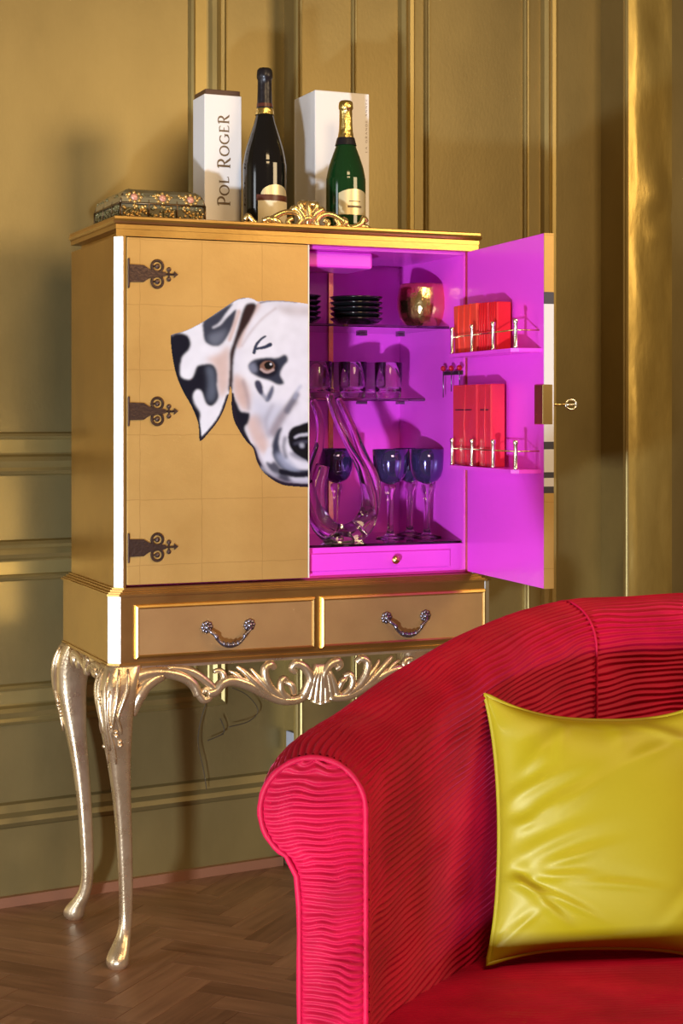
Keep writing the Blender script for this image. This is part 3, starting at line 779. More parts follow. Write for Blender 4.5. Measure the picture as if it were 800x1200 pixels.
    lay([(660, 850), (700, 880), (770, 895), (770, 870), (700, 840)], (0.20, 0.20, 0.26), 8, 0.8)
    lay([(540, 900), (580, 890), (630, 940), (680, 985), (640, 995), (580, 960)], (0.06, 0.06, 0.09), 6, 0.95)
    lay([(660, 970), (720, 965), (790, 968), (790, 1000), (700, 1002)], (0.62, 0.62, 0.72), 8, 0.9)
    line([(620, 945), (700, 962), (790, 955)], 15, BK, 4)
    line([(560, 830), (545, 870), (565, 890)], 12, (0.80, 0.80, 0.88), 6, 0.9)
    lay([(655, 760), (668, 725), (705, 705), (790, 700), (790, 895), (740, 880), (690, 850), (662, 810)], (0.012, 0.012, 0.018), 4)
    line([(690, 768), (720, 755), (790, 750)], (5, 9), (0.66, 0.66, 0.74), 4, 0.95)
    line([(690, 800), (730, 790), (790, 790)], 6, (0.10, 0.10, 0.14), 6, 0.8)
    lay([(715, 800), (735, 798), (738, 818), (720, 820)], (0.40, 0.42, 0.48), 5)
    line([(700, 62), (640, 56), (560, 56), (510, 66)], 5, (0.16, 0.12, 0.14), 3, 0.8)
    # ---- ear
    E = me_.astype(float)
    lay(ear, WH, 2, smooth=False)
    lay([(230, 360), (300, 330), (345, 290), (350, 400), (345, 500), (300, 560), (270, 400)], PE, 14, 0.75, E)
    lay([(60, 228), (125, 232), (148, 270), (140, 310), (105, 350), (100, 400), (100, 450), (150, 460), (175, 400), (225, 385), (265, 390), (285, 430), (285, 500), (293, 560), (260, 604), (228, 590), (205, 530), (180, 520), (165, 560), (200, 630), (195, 700), (195, 790), (150, 640), (80, 500), (30, 300)], BK, 5, 1, E)
    lay([(230, 400), (268, 410), (278, 480), (280, 550), (255, 585), (232, 560), (240, 480)], (0.13, 0.15, 0.20), 12, 0.9, E)
    lay([(100, 380), (130, 360), (165, 385), (175, 400), (150, 455), (110, 452), (96, 420)], WH, 6, 1, E)
    lay([(215, 162), (270, 125), (335, 82), (370, 70), (345, 110), (320, 150), (345, 130), (385, 100), (375, 165), (350, 225), (310, 280), (270, 292), (225, 270), (213, 220)], (0.055, 0.06, 0.085), 5, 1, E)
    line([(385, 75), (340, 125), (300, 175), (265, 195)], (10, 4), (0.80, 0.80, 0.86), 5, 0.9, E)
    lay([(240, 240), (300, 215), (335, 205), (305, 275), (262, 285)], (0.22, 0.24, 0.30), 12, 0.7, E)
    line([(400, 110), (375, 190), (350, 260)], 9, PE, 6, 0.8, E)
    lay([(180, 525), (200, 540), (215, 600), (265, 610), (300, 600), (260, 700), (205, 770), (195, 720), (205, 650), (170, 590), (165, 545)], WH, 6, 1, E)
    line([(44, 240), (50, 330), (74, 440), (108, 528), (150, 602), (184, 690), (196, 782)], (9, 12), BK, 3, 1)
    line([(200, 784), (245, 740), (305, 660), (345, 555)], 14, (0.03, 0.025, 0.035), 3, 1)
    line([(44, 240), (110, 214), (215, 162), (330, 85), (390, 48), (430, 40)], 4, (0.10, 0.08, 0.09), 2, 0.8)
    lay([(440, 72), (490, 76), (462, 150), (420, 220), (390, 285), (372, 360), (368, 470), (362, 530), (345, 520), (350, 420), (352, 330), (370, 270), (395, 190), (415, 120)], (0.045, 0.026, 0.026), 5)
    line([(362, 545), (366, 600), (376, 672), (404, 735), (440, 790)], (12, 16), (0.025, 0.02, 0.03), 3, 1.0)
    line([(440, 792), (472, 828), (494, 890), (526, 944), (574, 986), (632, 1012), (700, 1020), (800, 1024)], (12, 14), (0.03, 0.022, 0.035), 3, 1.0)
    line([(520, 925), (560, 950), (600, 965)], 9, (0.55, 0.55, 0.64), 7, 0.6)
    line([(640, 770), (632, 820), (645, 870)], 10, (0.05, 0.05, 0.08), 7, 0.7)
    line([(420, 470), (445, 560), (450, 620)], 9, (0.30, 0.24, 0.26), 8, 0.6)
    line([(575, 600), (540, 680), (555, 760)], 10, (0.38, 0.36, 0.44), 9, 0.6)
    # brush grain
    gn = blur(RNG.rand(*X.shape), 14); gn = (gn - gn.mean()) / gn.std()
    col[:] = np.clip((col * (1 + 0.02 * gn[..., None]) - 0.012) * np.array([0.74, 0.75, 0.80]), 0.003, 1)
    idx = -np.ones(X.shape, int); ny, nx = X.shape
    fm = mask[:-1, :-1] & mask[1:, :-1] & mask[:-1, 1:] & mask[1:, 1:]
    used = np.zeros(X.shape, bool)
    used[:-1, :-1] |= fm; used[1:, :-1] |= fm; used[:-1, 1:] |= fm; used[1:, 1:] |= fm
    idx[used] = np.arange(used.sum())
    px = 190 + X[used] / 4.4444; py = 340 + Y[used] / 4.4444
    V = []
    for a, b in zip(px, py):
        u, z = fr(a, b, -0.0016); V.append((min(u, 0.4414), -0.0016, z))
    jj, ii = np.nonzero(fm)
    F = np.stack([idx[jj, ii], idx[jj + 1, ii], idx[jj + 1, ii + 1], idx[jj, ii + 1]], 1)
    o = mobj('dog_painting', V, F, M['paint'], ld, True)
    ca = o.data.color_attributes.new('paint', 'FLOAT_COLOR', 'POINT')
    c4 = np.ones((used.sum(), 4), np.float32); c4[:, :3] = col[used]
    ca.data.foreach_set('color', c4.ravel())
    tag(o, 'black and white spotted dog face with floppy ear')
dog()

# ---- right door, swung open
OPEN = math.radians(85)
rd = empty('door', (W - 0.007, 0.0, 0), 0, cab); rd.rotation_euler = (0, 0, math.pi + OPEN)
# local x runs from the pivot to the free edge; local -y is the magenta inner face, +y the painted outer face
DW, DT = 0.420, 0.022
tag(rd, 'open door with a magenta lacquered inner face and two small galleried shelves')
def dp(name, VF, mat, smooth=False, **k): return (VF if isinstance(VF, G) else G().add(*VF)).obj(name, M[mat], rd, smooth, **k)
dp('door_panel', box(0.002, DW - 0.0015, -DT, -0.004, 0.8175, 1.5635, 0.001), 'pink')
dp('door_face', box(0.002, DW, -0.004, 0.0, 0.8175, 1.5635), 'cabgold')
a_ = math.pi + OPEN
def door_local(u, v):                       # cabinet (u,v) -> door (x,y)
    du, dv = u - (W - 0.007), v
    return du * math.cos(a_) + dv * math.sin(a_), -du * math.sin(a_) + dv * math.cos(a_)
def dr_px(x, y, d=0.0):
    """pixel -> (door x, z) on the plane d in front of the inner face"""
    # ray in cabinet coordinates
    def w2c(X, Y): dx, dy = X - CX, Y - CY; return dx * CT + dy * ST, -dx * ST + dy * CT
    o = door_local(*w2c(0, 0)); p = door_local(*w2c((x - 400) / FPX, 1.0))
    dx, dy = p[0] - o[0], p[1] - o[1]
    t = (-DT - d - o[1]) / dy
    return o[0] + t * dx, CAMZ - (y - HORIZON) / FPX * t
# free edge lipping: gold at the ends, the dog painting carried round it in the middle
zs = [0.8175, 1.018, 1.032, 1.050, 1.062, 1.110, 1.126, 1.150, 1.415, 1.440, 1.5635]
cols = ['cabgold', 'paintdark', 'paintwhite', 'paintdark', 'paintwhite', 'paintdark', 'paintwhite', 'paintwhite', 'paintdark', 'cabgold']
M['paintdark'] = plain('dog_paint_black', (0.05, 0.045, 0.06), 0.4); M['paintwhite'] = plain('dog_paint_white', (0.66, 0.62, 0.62), 0.4, bump=(40, 0.2, 0.002))
dp('edge_lipping', box(DW - 0.0014, DW + 0.0012, -DT, 0.0, zs[0], zs[1]), 'cabgold')
for i in range(1, 9): dp('painted_edge', box(DW - 0.0014, DW + 0.0012, -DT, 0.0, zs[i], zs[i + 1]), cols[i])
dp('edge_lipping', box(DW - 0.0014, DW + 0.0012, -DT, 0.0, zs[9], zs[10]), 'cabgold')
SHELVES = []
for (xa, ya, xb, yb, hgt) in ((527, 414, 629, 408, 0.062), (525, 546, 631, 550, 0.062)):
    x0, za = dr_px(xa, ya, 0.03); x1, zb = dr_px(xb, yb, 0.06); z = (za + zb) / 2
    x0, x1 = sorted((x0, x1)); x1 = min(x1, DW - 0.012); x0 = max(x0, 0.03); dep = 0.062
    SHELVES.append((x0, x1, z, dep))
    pl = [(x0, -DT), (x0 + 0.004, -DT - dep + 0.012), (x0 + 0.02, -DT - dep), (x1 - 0.02, -DT - dep), (x1 - 0.004, -DT - dep + 0.012), (x1, -DT)]
    dp('door_shelf', prism_z(pl, z - 0.008, z), 'pink')
    xs_ = [x0 + 0.012 + (x1 - x0 - 0.024) * k / 3 for k in range(4)]; yp = -DT - dep + 0.008
    for x in xs_:
        dp('gallery_post', lathe([(0.0, z), (0.0050, z), (0.0050, z + 0.004), (0.0042, z + 0.006), (0.0042, z + hgt - 0.010), (0.0055, z + hgt - 0.008), (0.0055, z + hgt - 0.002), (0.004, z + hgt), (0.0, z + hgt)], 10, (x, yp)), 'silver', True)
    dp('gallery_rail', tube([(xs_[0], yp, z + hgt * 0.62), (xs_[3], yp, z + hgt * 0.62)], 0.0016, 6), 'brass', True)
    for x in (xs_[0], xs_[3]):
        dp('gallery_rail', tube([(x, yp, z + hgt * 0.62), (x, -DT, z + hgt * 0.62)], 0.0016, 6), 'brass', True)
# lock case on the free edge, escutcheon on the outer face
zl = dr_px(632, 474)[1]
dp('lock_case', box(DW - 0.040, DW + 0.0022, -DT - 0.004, -0.003, zl - 0.042, zl + 0.042, 0.001), 'brass')
dp('escutcheon', box(DW - 0.035, DW - 0.01, 0.0, 0.003, zl - 0.03, zl + 0.03, 0.001), 'brass')

# ---- inside: glass shelves, pink drawer, lamp housing
zA, zB, zC = 1.394, 1.2225, 0.887
cp('glass_shelf', box(IL + 0.001, IR - 0.001, 0.094, IB - 0.001, zA - 0.006, zA, 0.0008), 'shelfglass')
cp('glass_shelf', box(IL + 0.001, IR - 0.001, 0.225, IB - 0.001, zB - 0.006, zB, 0.0008), 'shelfglass')
cp('glass_shelf', box(IL + 0.001, IR - 0.001, 0.030, IB - 0.001, zC - 0.005, zC, 0.0008), 'shelfglass')
cp('drawer_box', box(IL, IR, 0.0245, IB, 0.8222, zC - 0.0055), 'pink')
for u0, u1 in ((0.05, 0.425), (0.455, 0.808)):
    d_ = cp('interior_drawer', box(u0, u1, 0.0195, 0.0245, 0.829, 0.868, 0.001), 'pink')
    uk = (u0 + u1) / 2 if u0 < 0.3 else 0.662
    kn = G().add(*lathe([(0, 0), (0.0045, 0), (0.0045, 0.006), (0.009, 0.009), (0.0105, 0.013), (0.008, 0.018), (0, 0.0195)], 14))
    kv = [(uk + x, 0.0195 - z, 0.850 + y) for x, y, z in kn.V]
    cp('knob', (kv, kn.F), 'brass', d_, True)
cp('lamp_housing', box(0.30, 0.628, 0.06, 0.20, 1.520, 1.558, 0.006, 2), 'pink', None, False)
for k in (fr(385, 400, 0.37)[0],): cp('shelf_rail', box(k, k + 0.012, IB - 0.006, IB - 0.0002, 0.9, 1.54), 'brass')
for z_ in (zA, zB):
    for u_ in (0.475, 0.72, 0.83): cp('shelf_clip', box(u_, u_ + 0.022, IB - 0.03, IB - 0.007, z_ - 0.0125, z_ - 0.0065, 0.001), 'pewter')

# ------------------------------------------------------------------ things standing on top of the cabinet
ZTOP = 1.609
def on_cab(name, u, v, z, label, cat, group=None, rz=0.0):
    e = empty(name, cab_world(u, v, z), TH + rz); return tag(e, label, cat, group)
def tp(name, VF, mat, parent, smooth=False, **k): return (VF if isinstance(VF, G) else G().add(*VF)).obj(name, M[mat], parent, smooth, **k)

# jewelled casket
def casket():
    w, d, h1, h2 = 0.192, 0.215, 0.034, 0.066
    e = on_cab('jewelled_casket', 0.022, 0.045, ZTOP, 'low glass and beaded filigree trinket casket on the cabinet corner', 'box')
    tp('casket_body', box(0.003, w - 0.003, 0.003, d - 0.003, 0.004, h1, 0.002), 'casketglass', e)
    n = 10; V = []; F = []
    for i in range(5):
        t = i / 4; ins = 0.022 * (1 - math.cos(t * math.pi / 2)) * 1.2; z = h1 + 0.001 + (h2 - h1) * math.sin(t * math.pi / 2)
        for x, y in ((ins, ins), (w - ins, ins), (w - ins, d - ins), (ins, d - ins)): V.append((x, y, z))
    for i in range(4):
        for k in range(4): F.append((i * 4 + k, i * 4 + (k + 1) % 4, i * 4 + 4 + (k + 1) % 4, i * 4 + 4 + k))
    F += [(3, 2, 1, 0), (16, 17, 18, 19)]
    tp('casket_lid', (V, F), 'casketglass', e)
    g = G()
    for z, i_ in ((0.002, 0), (h1, 0), (h2 - 0.001, 0.026)):
        P_ = [(i_, i_, z), (w - i_, i_, z), (w - i_, d - i_, z), (i_, d - i_, z)]
        for k in range(4): g.add(*tube([P_[k], P_[(k + 1) % 4]], 0.0023, 6))
    for x in (0, w):
        for y in (0, d): g.add(*tube([(x, y, 0), (x, y, h1)], 0.0028, 6))
    for k in (1, 2):
        x = w * k / 3; g.add(*tube([(x, 0, 0), (x, 0, h1), (x, 0.006, h1 + 0.018), (x, 0.026, h2)], 0.0018, 6))
        y = d * k / 3; g.add(*tube([(0, y, 0), (0, y, h1), (0.006, y, h1 + 0.018), (0.026, y, h2)], 0.0018, 6))
    for x in (0, w):
        for y in (0, d):
            sx, sy = (1 if x == 0 else -1), (1 if y == 0 else -1)
            g.add(*tube([(x, y, h1), (x + sx * 0.006, y + sy * 0.006, h1 + 0.018), (x + sx * 0.026, y + sy * 0.026, h2)], 0.0022, 6))
    tp('filigree_frame', g, 'casketmetal', e, True)
    for pn in range(3):
        cx = w * (pn + 0.5) / 3
        tp('bead', ball((cx, 0.004, h1 + 0.013), 0.0085, 10, 8, (1, 0.7, 1)), 'beadpink', e, True)
        gg = G(); g2 = G()
        for k in range(8):
            a = 2 * math.pi * k / 8
            gg.add(*ball((cx + 0.0150 * math.cos(a), 0.0035 + 0.003 * math.sin(a), h1 + 0.013 + 0.0105 * math.sin(a)), 0.0042, 7, 5))
        for k in range(44):
            gx = cx + (RNG.rand() - 0.5) * 0.054; gz = 0.005 + RNG.rand() * 0.025
            (gg if RNG.rand() > 0.45 else g2).add(*ball((gx, 0.0022, gz), 0.0036, 6, 5))
        for k in range(26): (gg if k % 3 else g2).add(*ball((cx + (RNG.rand() - 0.5) * 0.056, 0.006, h1 + 0.004 + RNG.rand() * 0.018), 0.0036, 6, 5))
        tp('bead_cluster', gg, 'beadgold', e, True); tp('bead_cluster', g2, 'beadgreen', e, True)
    for pn in range(3):
        cy = d * (pn + 0.5) / 3; gg = G()
        for k in range(30): gg.add(*ball((0.0022, cy + (RNG.rand() - 0.5) * 0.06, 0.006 + RNG.rand() * 0.024), 0.0036, 6, 5))
        for k in range(8): gg.add(*ball((0.006, cy + (RNG.rand() - 0.5) * 0.06, h1 + 0.004 + RNG.rand() * 0.016), 0.0040, 6, 5))
        tp('bead_cluster', gg, 'beadgreen', e, True)
casket()

# lettering drawn as flat ribbons: strokes of (x, y, width) in units of the cap height
def arc(cx, cy, rx, ry, a0, a1, w0, w1, n=14):
    out = []
    for i in range(n + 1):
        t = math.radians(a0 + (a1 - a0) * i / n); k = abs(math.cos(t)); out.append((cx + rx * math.cos(t), cy + ry * math.sin(t), w0 + (w1 - w0) * k))
    return out
TK, TN = 0.15, 0.07
GLY = {
    'P': (0.62, [[(0.16, 0.0, 0.13), (0.16, 0.5, 0.16), (0.16, 0.97, 0.13)], [(0.04, 0.03, 0.06), (0.30, 0.03, 0.06)], [(0.0, 0.90, 0.05), (0.12, 0.99, 0.08), (0.30, 1.0, 0.09)] + arc(0.30, 0.72, 0.27, 0.28, 90, -90, 0.08, 0.15) + [(0.20, 0.46, 0.05)]]),
    'O': (0.86, [arc(0.42, 0.46, 0.37, 0.44, 0, 360, 0.08, 0.15, 28)]),
    'L': (0.58, [[(0.14, 0.95, 0.11), (0.14, 0.5, 0.15), (0.14, 0.05, 0.13)], [(0.03, 0.93, 0.05), (0.26, 0.93, 0.05)], [(0.05, 0.05, 0.08), (0.35, 0.05, 0.09), (0.52, 0.07, 0.06), (0.55, 0.20, 0.05)]]),
    'R': (0.74, [[(0.16, 0.0, 0.13), (0.16, 0.5, 0.16), (0.16, 0.97, 0.13)], [(0.04, 0.03, 0.06), (0.28, 0.03, 0.06)], [(0.0, 0.90, 0.05), (0.12, 0.99, 0.08), (0.30, 1.0, 0.09)] + arc(0.30, 0.74, 0.25, 0.26, 90, -90, 0.08, 0.15) + [(0.20, 0.48, 0.05)],
                 [(0.32, 0.50, 0.09), (0.48, 0.24, 0.15), (0.62, 0.04, 0.14), (0.74, 0.0, 0.06)]]),
    'G': (0.84, [arc(0.44, 0.46, 0.38, 0.44, 55, 335, 0.08, 0.15, 26), [(0.68, 0.85, 0.05), (0.70, 0.70, 0.04)], [(0.74, 0.08, 0.12), (0.74, 0.40, 0.14)], [(0.56, 0.41, 0.06), (0.86, 0.41, 0.06)]]),
    'E': (0.60, [[(0.14, 0.95, 0.13), (0.14, 0.5, 0.15), (0.14, 0.03, 0.13)], [(0.03, 0.93, 0.07), (0.40, 0.93, 0.08), (0.50, 0.90, 0.07), (0.51, 0.78, 0.04)], [(0.14, 0.50, 0.07), (0.42, 0.50, 0.07)], [(0.03, 0.04, 0.07), (0.42, 0.04, 0.08), (0.54, 0.07, 0.07), (0.56, 0.20, 0.04)]]),
    'A': (0.72, [[(0.04, 0.0, 0.08), (0.34, 0.95, 0.09)], [(0.34, 0.95, 0.14), (0.66, 0.0, 0.15)], [(0.16, 0.33, 0.07), (0.54, 0.33, 0.07)]]),
    'N': (0.78, [[(0.12, 0.0, 0.09), (0.12, 0.95, 0.09)], [(0.12, 0.95, 0.14), (0.66, 0.0, 0.14)], [(0.66, 0.0, 0.09), (0.66, 0.95, 0.09)]]),
    'D': (0.82, [[(0.14, 0.0, 0.14), (0.14, 0.95, 0.14)], [(0.10, 0.93, 0.08), (0.30, 0.93, 0.08)] + arc(0.30, 0.475, 0.42, 0.455, 90, -90, 0.08, 0.15) + [(0.10, 0.02, 0.08)]]),
    ' ': (0.42, []),
}
def ribbon(S):
    V = []; F = []
    for i, (x, y, w) in enumerate(S):
        a = S[max(i - 1, 0)]; b = S[min(i + 1, len(S) - 1)]
        dx, dy = b[0] - a[0], b[1] - a[1]; l = math.hypot(dx, dy) + 1e-9; nx, ny = -dy / l * w / 2, dx / l * w / 2
        V += [(x + nx, y + ny), (x - nx, y - ny)]
    for i in range(len(S) - 1): F.append((2 * i, 2 * i + 1, 2 * i + 3, 2 * i + 2))
    return V, F
def lettering(word, mapper, sizes=None, gap=0.10):
    """mapper(along, up) -> 3-D point"""
    x = 0; shapes = []
    for k, chh in enumerate(word):
        wd, strokes = GLY[chh]; s = (sizes[k] if sizes else 1.0)
        for S in strokes: shapes.append([(x + p[0] * s, p[1] * s - (0.10 if s > 1.05 else 0.0), p[2] * s) for p in S])
        x += wd * s + gap
    tot = x - gap
    g = G()
    for S in shapes:
        V, F = ribbon(S); g.add([mapper(a / tot, b) for a, b in V], F)
    return g

# tall white carton with vertical lettering
uA, zAt = fr(239.5, 109.5, 0.20); uA2 = fr(283, 112, 0.20)[0]
hA = zAt - ZTOP
e = on_cab('bottle_carton', uA, 0.20, ZTOP, 'narrow white champagne carton with dark lid and bronze POL ROGER lettering', 'box')
wA = uA2 - uA; dA = 0.085
tp('carton_body', box(0, wA, 0, dA, 0, hA, 0.0012), 'card', e)
tp('carton_lid', box(0.003, wA - 0.003, 0.003, dA - 0.003, hA + 0.0002, hA + 0.012, 0.001), 'lid', e)
def ptA(px, py): u, z = fr(px, py, 0.199); return u - uA, z - ZTOP
xb, z_lo = ptA(268.5, 241.5); xt, z_hi = ptA(254.5, 133.5)
capw = xb - xt
tp('lettering', lettering('POL ROGER', lambda a, b: (xb - b * capw * 0.92, -0.0006, z_lo + a * (z_hi - z_lo)), [1.15, 0.95, 0.95, 1, 1.15, 0.95, 0.95, 0.95, 1.0]), 'ink', e)

# magnum of champagne, black
def bottle(name, u, v, H, R, glass, foil, label, foilz):
    e = on_cab(name, u, v, ZTOP, label, 'bottle')
    h = H
    prof = [(0, 0.004), (R * 0.6, 0.003), (R * 0.92, 0.0), (R, 0.006), (R, h * 0.36), (R * 0.97, h * 0.42), (R * 0.86, h * 0.50), (R * 0.66, h * 0.59), (R * 0.47, h * 0.67), (R * 0.355, h * 0.74), (R * 0.315, h * 0.80), (R * 0.30, h * 0.90), (R * 0.30, h * 0.985), (0, h * 0.985)]
    P_ = catmull([(a, b) for a, b in prof[3:12]], 6)
    full = prof[:3] + [tuple(p) for p in P_] + prof[12:]
    tp('bottle_glass', lathe(full, 40), glass, e, True)
    f0 = h * foilz
    rr = lambda z: np.interp(z / h, [p[1] / h for p in full[3:]], [p[0] for p in full[3:]])
    fp = [(rr(f0) + 0.0008, f0)] + [(rr(f0 + (h * 0.93 - f0) * k / 5) + 0.0012, f0 + (h * 0.93 - f0) * k / 5) for k in range(1, 6)]
    fp += [(R * 0.36, h * 0.935), (R * 0.37, h * 0.955), (R * 0.35, h * 0.985), (R * 0.27, h * 0.998), (0, h)]
    tp('foil', lathe(fp, 32), foil, e, True)
    return e, rr
uK = fr(310, 200, 0.15)[0]; HK = fr(310, 80, 0.15)[1] - ZTOP
e, rr = bottle('champagne_magnum', uK, 0.15, HK, 0.0505, 'botblack', 'foilblack', 'tall black champagne bottle with black foil neck and cream label', 0.735)
def band(r, z0, z1, a0, a1, n=24, dr=0.0008, top=None):
    V = []; F = []
    for i in range(n + 1):
        a = math.radians(a0 + (a1 - a0) * i / n); t = i / n
        zt = z1 if top is None else top(t)
        V += [((r + dr) * math.cos(a), (r + dr) * math.sin(a), z0), ((r + dr) * math.cos(a), (r + dr) * math.sin(a), zt)]
    for i in range(n): F.append((2 * i, 2 * i + 2, 2 * i + 3, 2 * i + 1))
    return V, F
rel = lambda y, x=310, v=0.15: fr(x, y, v)[1] - ZTOP
zn = rel(133); tp('neck_band', lathe([(rr(rel(135)) + 0.0022, rel(135)), (rr(rel(130)) + 0.0026, rel(130)), (rr(rel(128)) + 0.0024, rel(128))], 32), 'foilgold', e, True)
tp('neck_band', lathe([(rr(rel(126)) + 0.0022, rel(126)), (rr(rel(122)) + 0.0022, rel(122))], 32), 'labelbrown', e, True)
V = [];
tp('label', band(0.0505, 0.002, rel(238), 232, 335), 'labelcream', e, True)
tp('label_band', band(0.0505, rel(238), rel(231), 228, 338, dr=0.0009), 'labelbrown', e, True)
tp('label_crest', band(0.0505, rel(231), 0, 240, 325, dr=0.0009, top=lambda t: rel(231) + (rel(219) - rel(231)) * math.sqrt(max(0.02, 1 - (2 * t - 1) ** 2))), 'labelgold', e, True)

# big white carton
uB, zBt = fr(369, 105, 0.23); uB2 = fr(432.5, 110, 0.23)[0]; hB = zBt - ZTOP; wB = uB2 - uB
e = on_cab('gift_carton', uB, 0.23, ZTOP, 'wide plain white gift carton standing behind the green bottle', 'box')
tp('carton_body', box(0, wB, 0, 0.135, 0, hB, 0.0015), 'card', e)
a0 = fr(429.5, 179, 0.229); a1 = fr(429.5, 116, 0.229); ub = a0[0] - uB + 0.002
tp('lettering', lettering('LA GRANDE ANNEE', lambda a, b: (ub - b * 0.0052, -0.0006, a0[1] - ZTOP + a * (a1[1] - a0[1])), gap=0.28), 'greyink', e)

# green champagne bottle
uG = fr(405, 200, 0.12)[0]; HG = fr(404, 118, 0.12)[1] - ZTOP
e, rr = bottle('champagne_bottle', uG, 0.12, HG, 0.0465, 'botgreen', 'foilgold', 'green champagne bottle with gold foil neck and gold shield label', 0.66)
rel2 = lambda y: fr(405, y, 0.12)[1] - ZTOP
tp('neck_band', lathe([(rr(rel2(171)) + 0.0022, rel2(171)), (rr(rel2(162)) + 0.0028, rel2(162))], 32), 'foilblack', e, True)
tp('label', band(0.0465, max(0.003, rel2(254)), 0, 226, 322, top=lambda t: rel2(229) + 0.010 * (1 - (2 * t - 1) ** 2)), 'labelgold', e, True)
tp('label_print', band(0.0465, rel2(246), rel2(243.5), 252, 296, dr=0.0012), 'ink', e, True)
tp('label_print', band(0.0465, rel2(239), rel2(238), 256, 292, dr=0.0012), 'ink', e, True)

# ------------------------------------------------------------------ things inside the cabinet
def stand(name, u, v, z, VF, mat, label, cat, group=None, smooth=True):
    o = (VF if isinstance(VF, G) else G().add(*VF)).obj(name, M[mat], None, smooth, loc=cab_world(u, v, z), rot=(0, 0, TH))
    return tag(o, label, cat, group)
# black bowls in stacks on the upper glass shelf
BW = [(0, 0.0), (0.030, 0.0), (0.032, 0.003), (0.052, 0.008), (0.062, 0.016), (0.064, 0.0195), (0.061, 0.0195), (0.050, 0.012), (0.030, 0.006), (0, 0.005)]
names = ['bottom', 'second', 'third', 'fourth', 'top']
for (us, vs, n, where) in ((0.648, 0.20, 5, 'stack beside the gold bowl'), (0.492, 0.21, 5, 'stack half hidden by the painted door')):
    for k in range(n):
        stand('black_dish', us, vs, zA + 0.0005 + k * 0.0128, lathe(BW, 36), 'black', 'glossy black dish, %s of the %s' % (['lowest', 'second from bottom', 'middle', 'second from top', 'topmost'][k], where), 'dish', 'black dishes on the upper glass shelf')
# hammered gold bowl
gb = [(0, 0.0), (0.030, 0.0), (0.040, 0.004), (0.054, 0.022), (0.0600, 0.046), (0.0600, 0.070), (0.0560, 0.092), (0.0525, 0.104), (0.0505, 0.104), (0.054, 0.090), (0.0575, 0.070), (0.0575, 0.046), (0.051, 0.024), (0.036, 0.008), (0, 0.005)]
V, F = lathe(gb, 48)
V = [(x * (1 + 0.012 * math.cos(12 * math.atan2(y, x))), y * (1 + 0.012 * math.cos(12 * math.atan2(y, x))), z) for x, y, z in V]
stand('gold_bowl', fr(494.5, 350, 0.17)[0], 0.17, zA + 0.0005, (V, F), 'bowl', 'round hammered gold bowl on the upper glass shelf', 'bowl')
# cut glass tumblers on the middle shelf
TB = [(0, 0.0), (0.027, 0.0), (0.030, 0.004), (0.033, 0.03), (0.0345, 0.088), (0.0335, 0.089), (0.0325, 0.088), (0.0305, 0.03), (0.027, 0.018), (0, 0.016)]
V, F = lathe(TB, 36)
def flute(x, y, z):
    if z > 0.034 or math.hypot(x, y) < 0.026: return (x, y, z)
    a = math.atan2(y, x); k = 1 + 0.045 * math.cos(18 * a) * math.sin(z / 0.034 * math.pi); return (x * k, y * k, z)
V = [flute(*p) for p in V]
tum0 = None
for px, v, lb in ((372, 0.262, 'cut glass tumbler half hidden by the painted door, middle shelf'), (413, 0.262, 'cut glass tumbler in the centre of the front row, middle shelf'), (455, 0.262, 'cut glass tumbler ending the front row beside the goblets, middle shelf'), (394, 0.333, 'cut glass tumbler in the back row nearer the painted door'), (436, 0.333, 'cut glass tumbler in the back row nearer the open door')):
    u = fr(px, 440, v)[0]
    if tum0 is None: tum0 = stand('glass_tumbler', u, v, zB + 0.0005, (V, F), 'glass', lb, 'glass', 'cut glass tumblers on the middle shelf')
    else:
        c = tum0.copy(); COL.objects.link(c); c.location = cab_world(u, v, zB + 0.0005); c['label'] = lb
# iridescent goblets on the lowest glass shelf
def goblet():
    e = empty('goblet')
    bowl_ = [(0, 0.128), (0.010, 0.130), (0.026, 0.137), (0.0345, 0.148), (0.0395, 0.164), (0.0415, 0.186), (0.0425, 0.213), (0.0413, 0.213), (0.0402, 0.186), (0.0382, 0.165), (0.0330, 0.151), (0.025, 0.140), (0.010, 0.134), (0, 0.132)]
    tp('bowl', lathe(bowl_, 36), 'iris', e, True)
    stem_ = [(0, 0.0), (0.034, 0.0), (0.035, 0.002), (0.020, 0.005), (0.010, 0.010), (0.0075, 0.022), (0.0070, 0.055), (0.0080, 0.085), (0.0100, 0.105), (0.0150, 0.118), (0.0130, 0.1275), (0, 0.1275)]
    tp('stem', lathe(stem_, 28), 'glass', e, True)
    return e
gob = goblet()
for i, (px, v) in enumerate(((457, 0.16), (500, 0.155), (480, 0.255), (394, 0.29))):
    c = gob if i == 0 else copy_tree(gob)
    c.location = cab_world(fr(px, 600, v)[0], v, zC + 0.0005); c.rotation_euler = (0, 0, TH)
    tag(c, ['iridescent blue stemmed goblet right beside the looped glass decanter', 'iridescent blue stemmed goblet in front, nearest the open door', 'iridescent blue stemmed goblet behind and between the two front goblets', 'iridescent blue stemmed goblet seen through the looped decanter'][i], 'goblet', 'iridescent goblets on the bottom shelf')
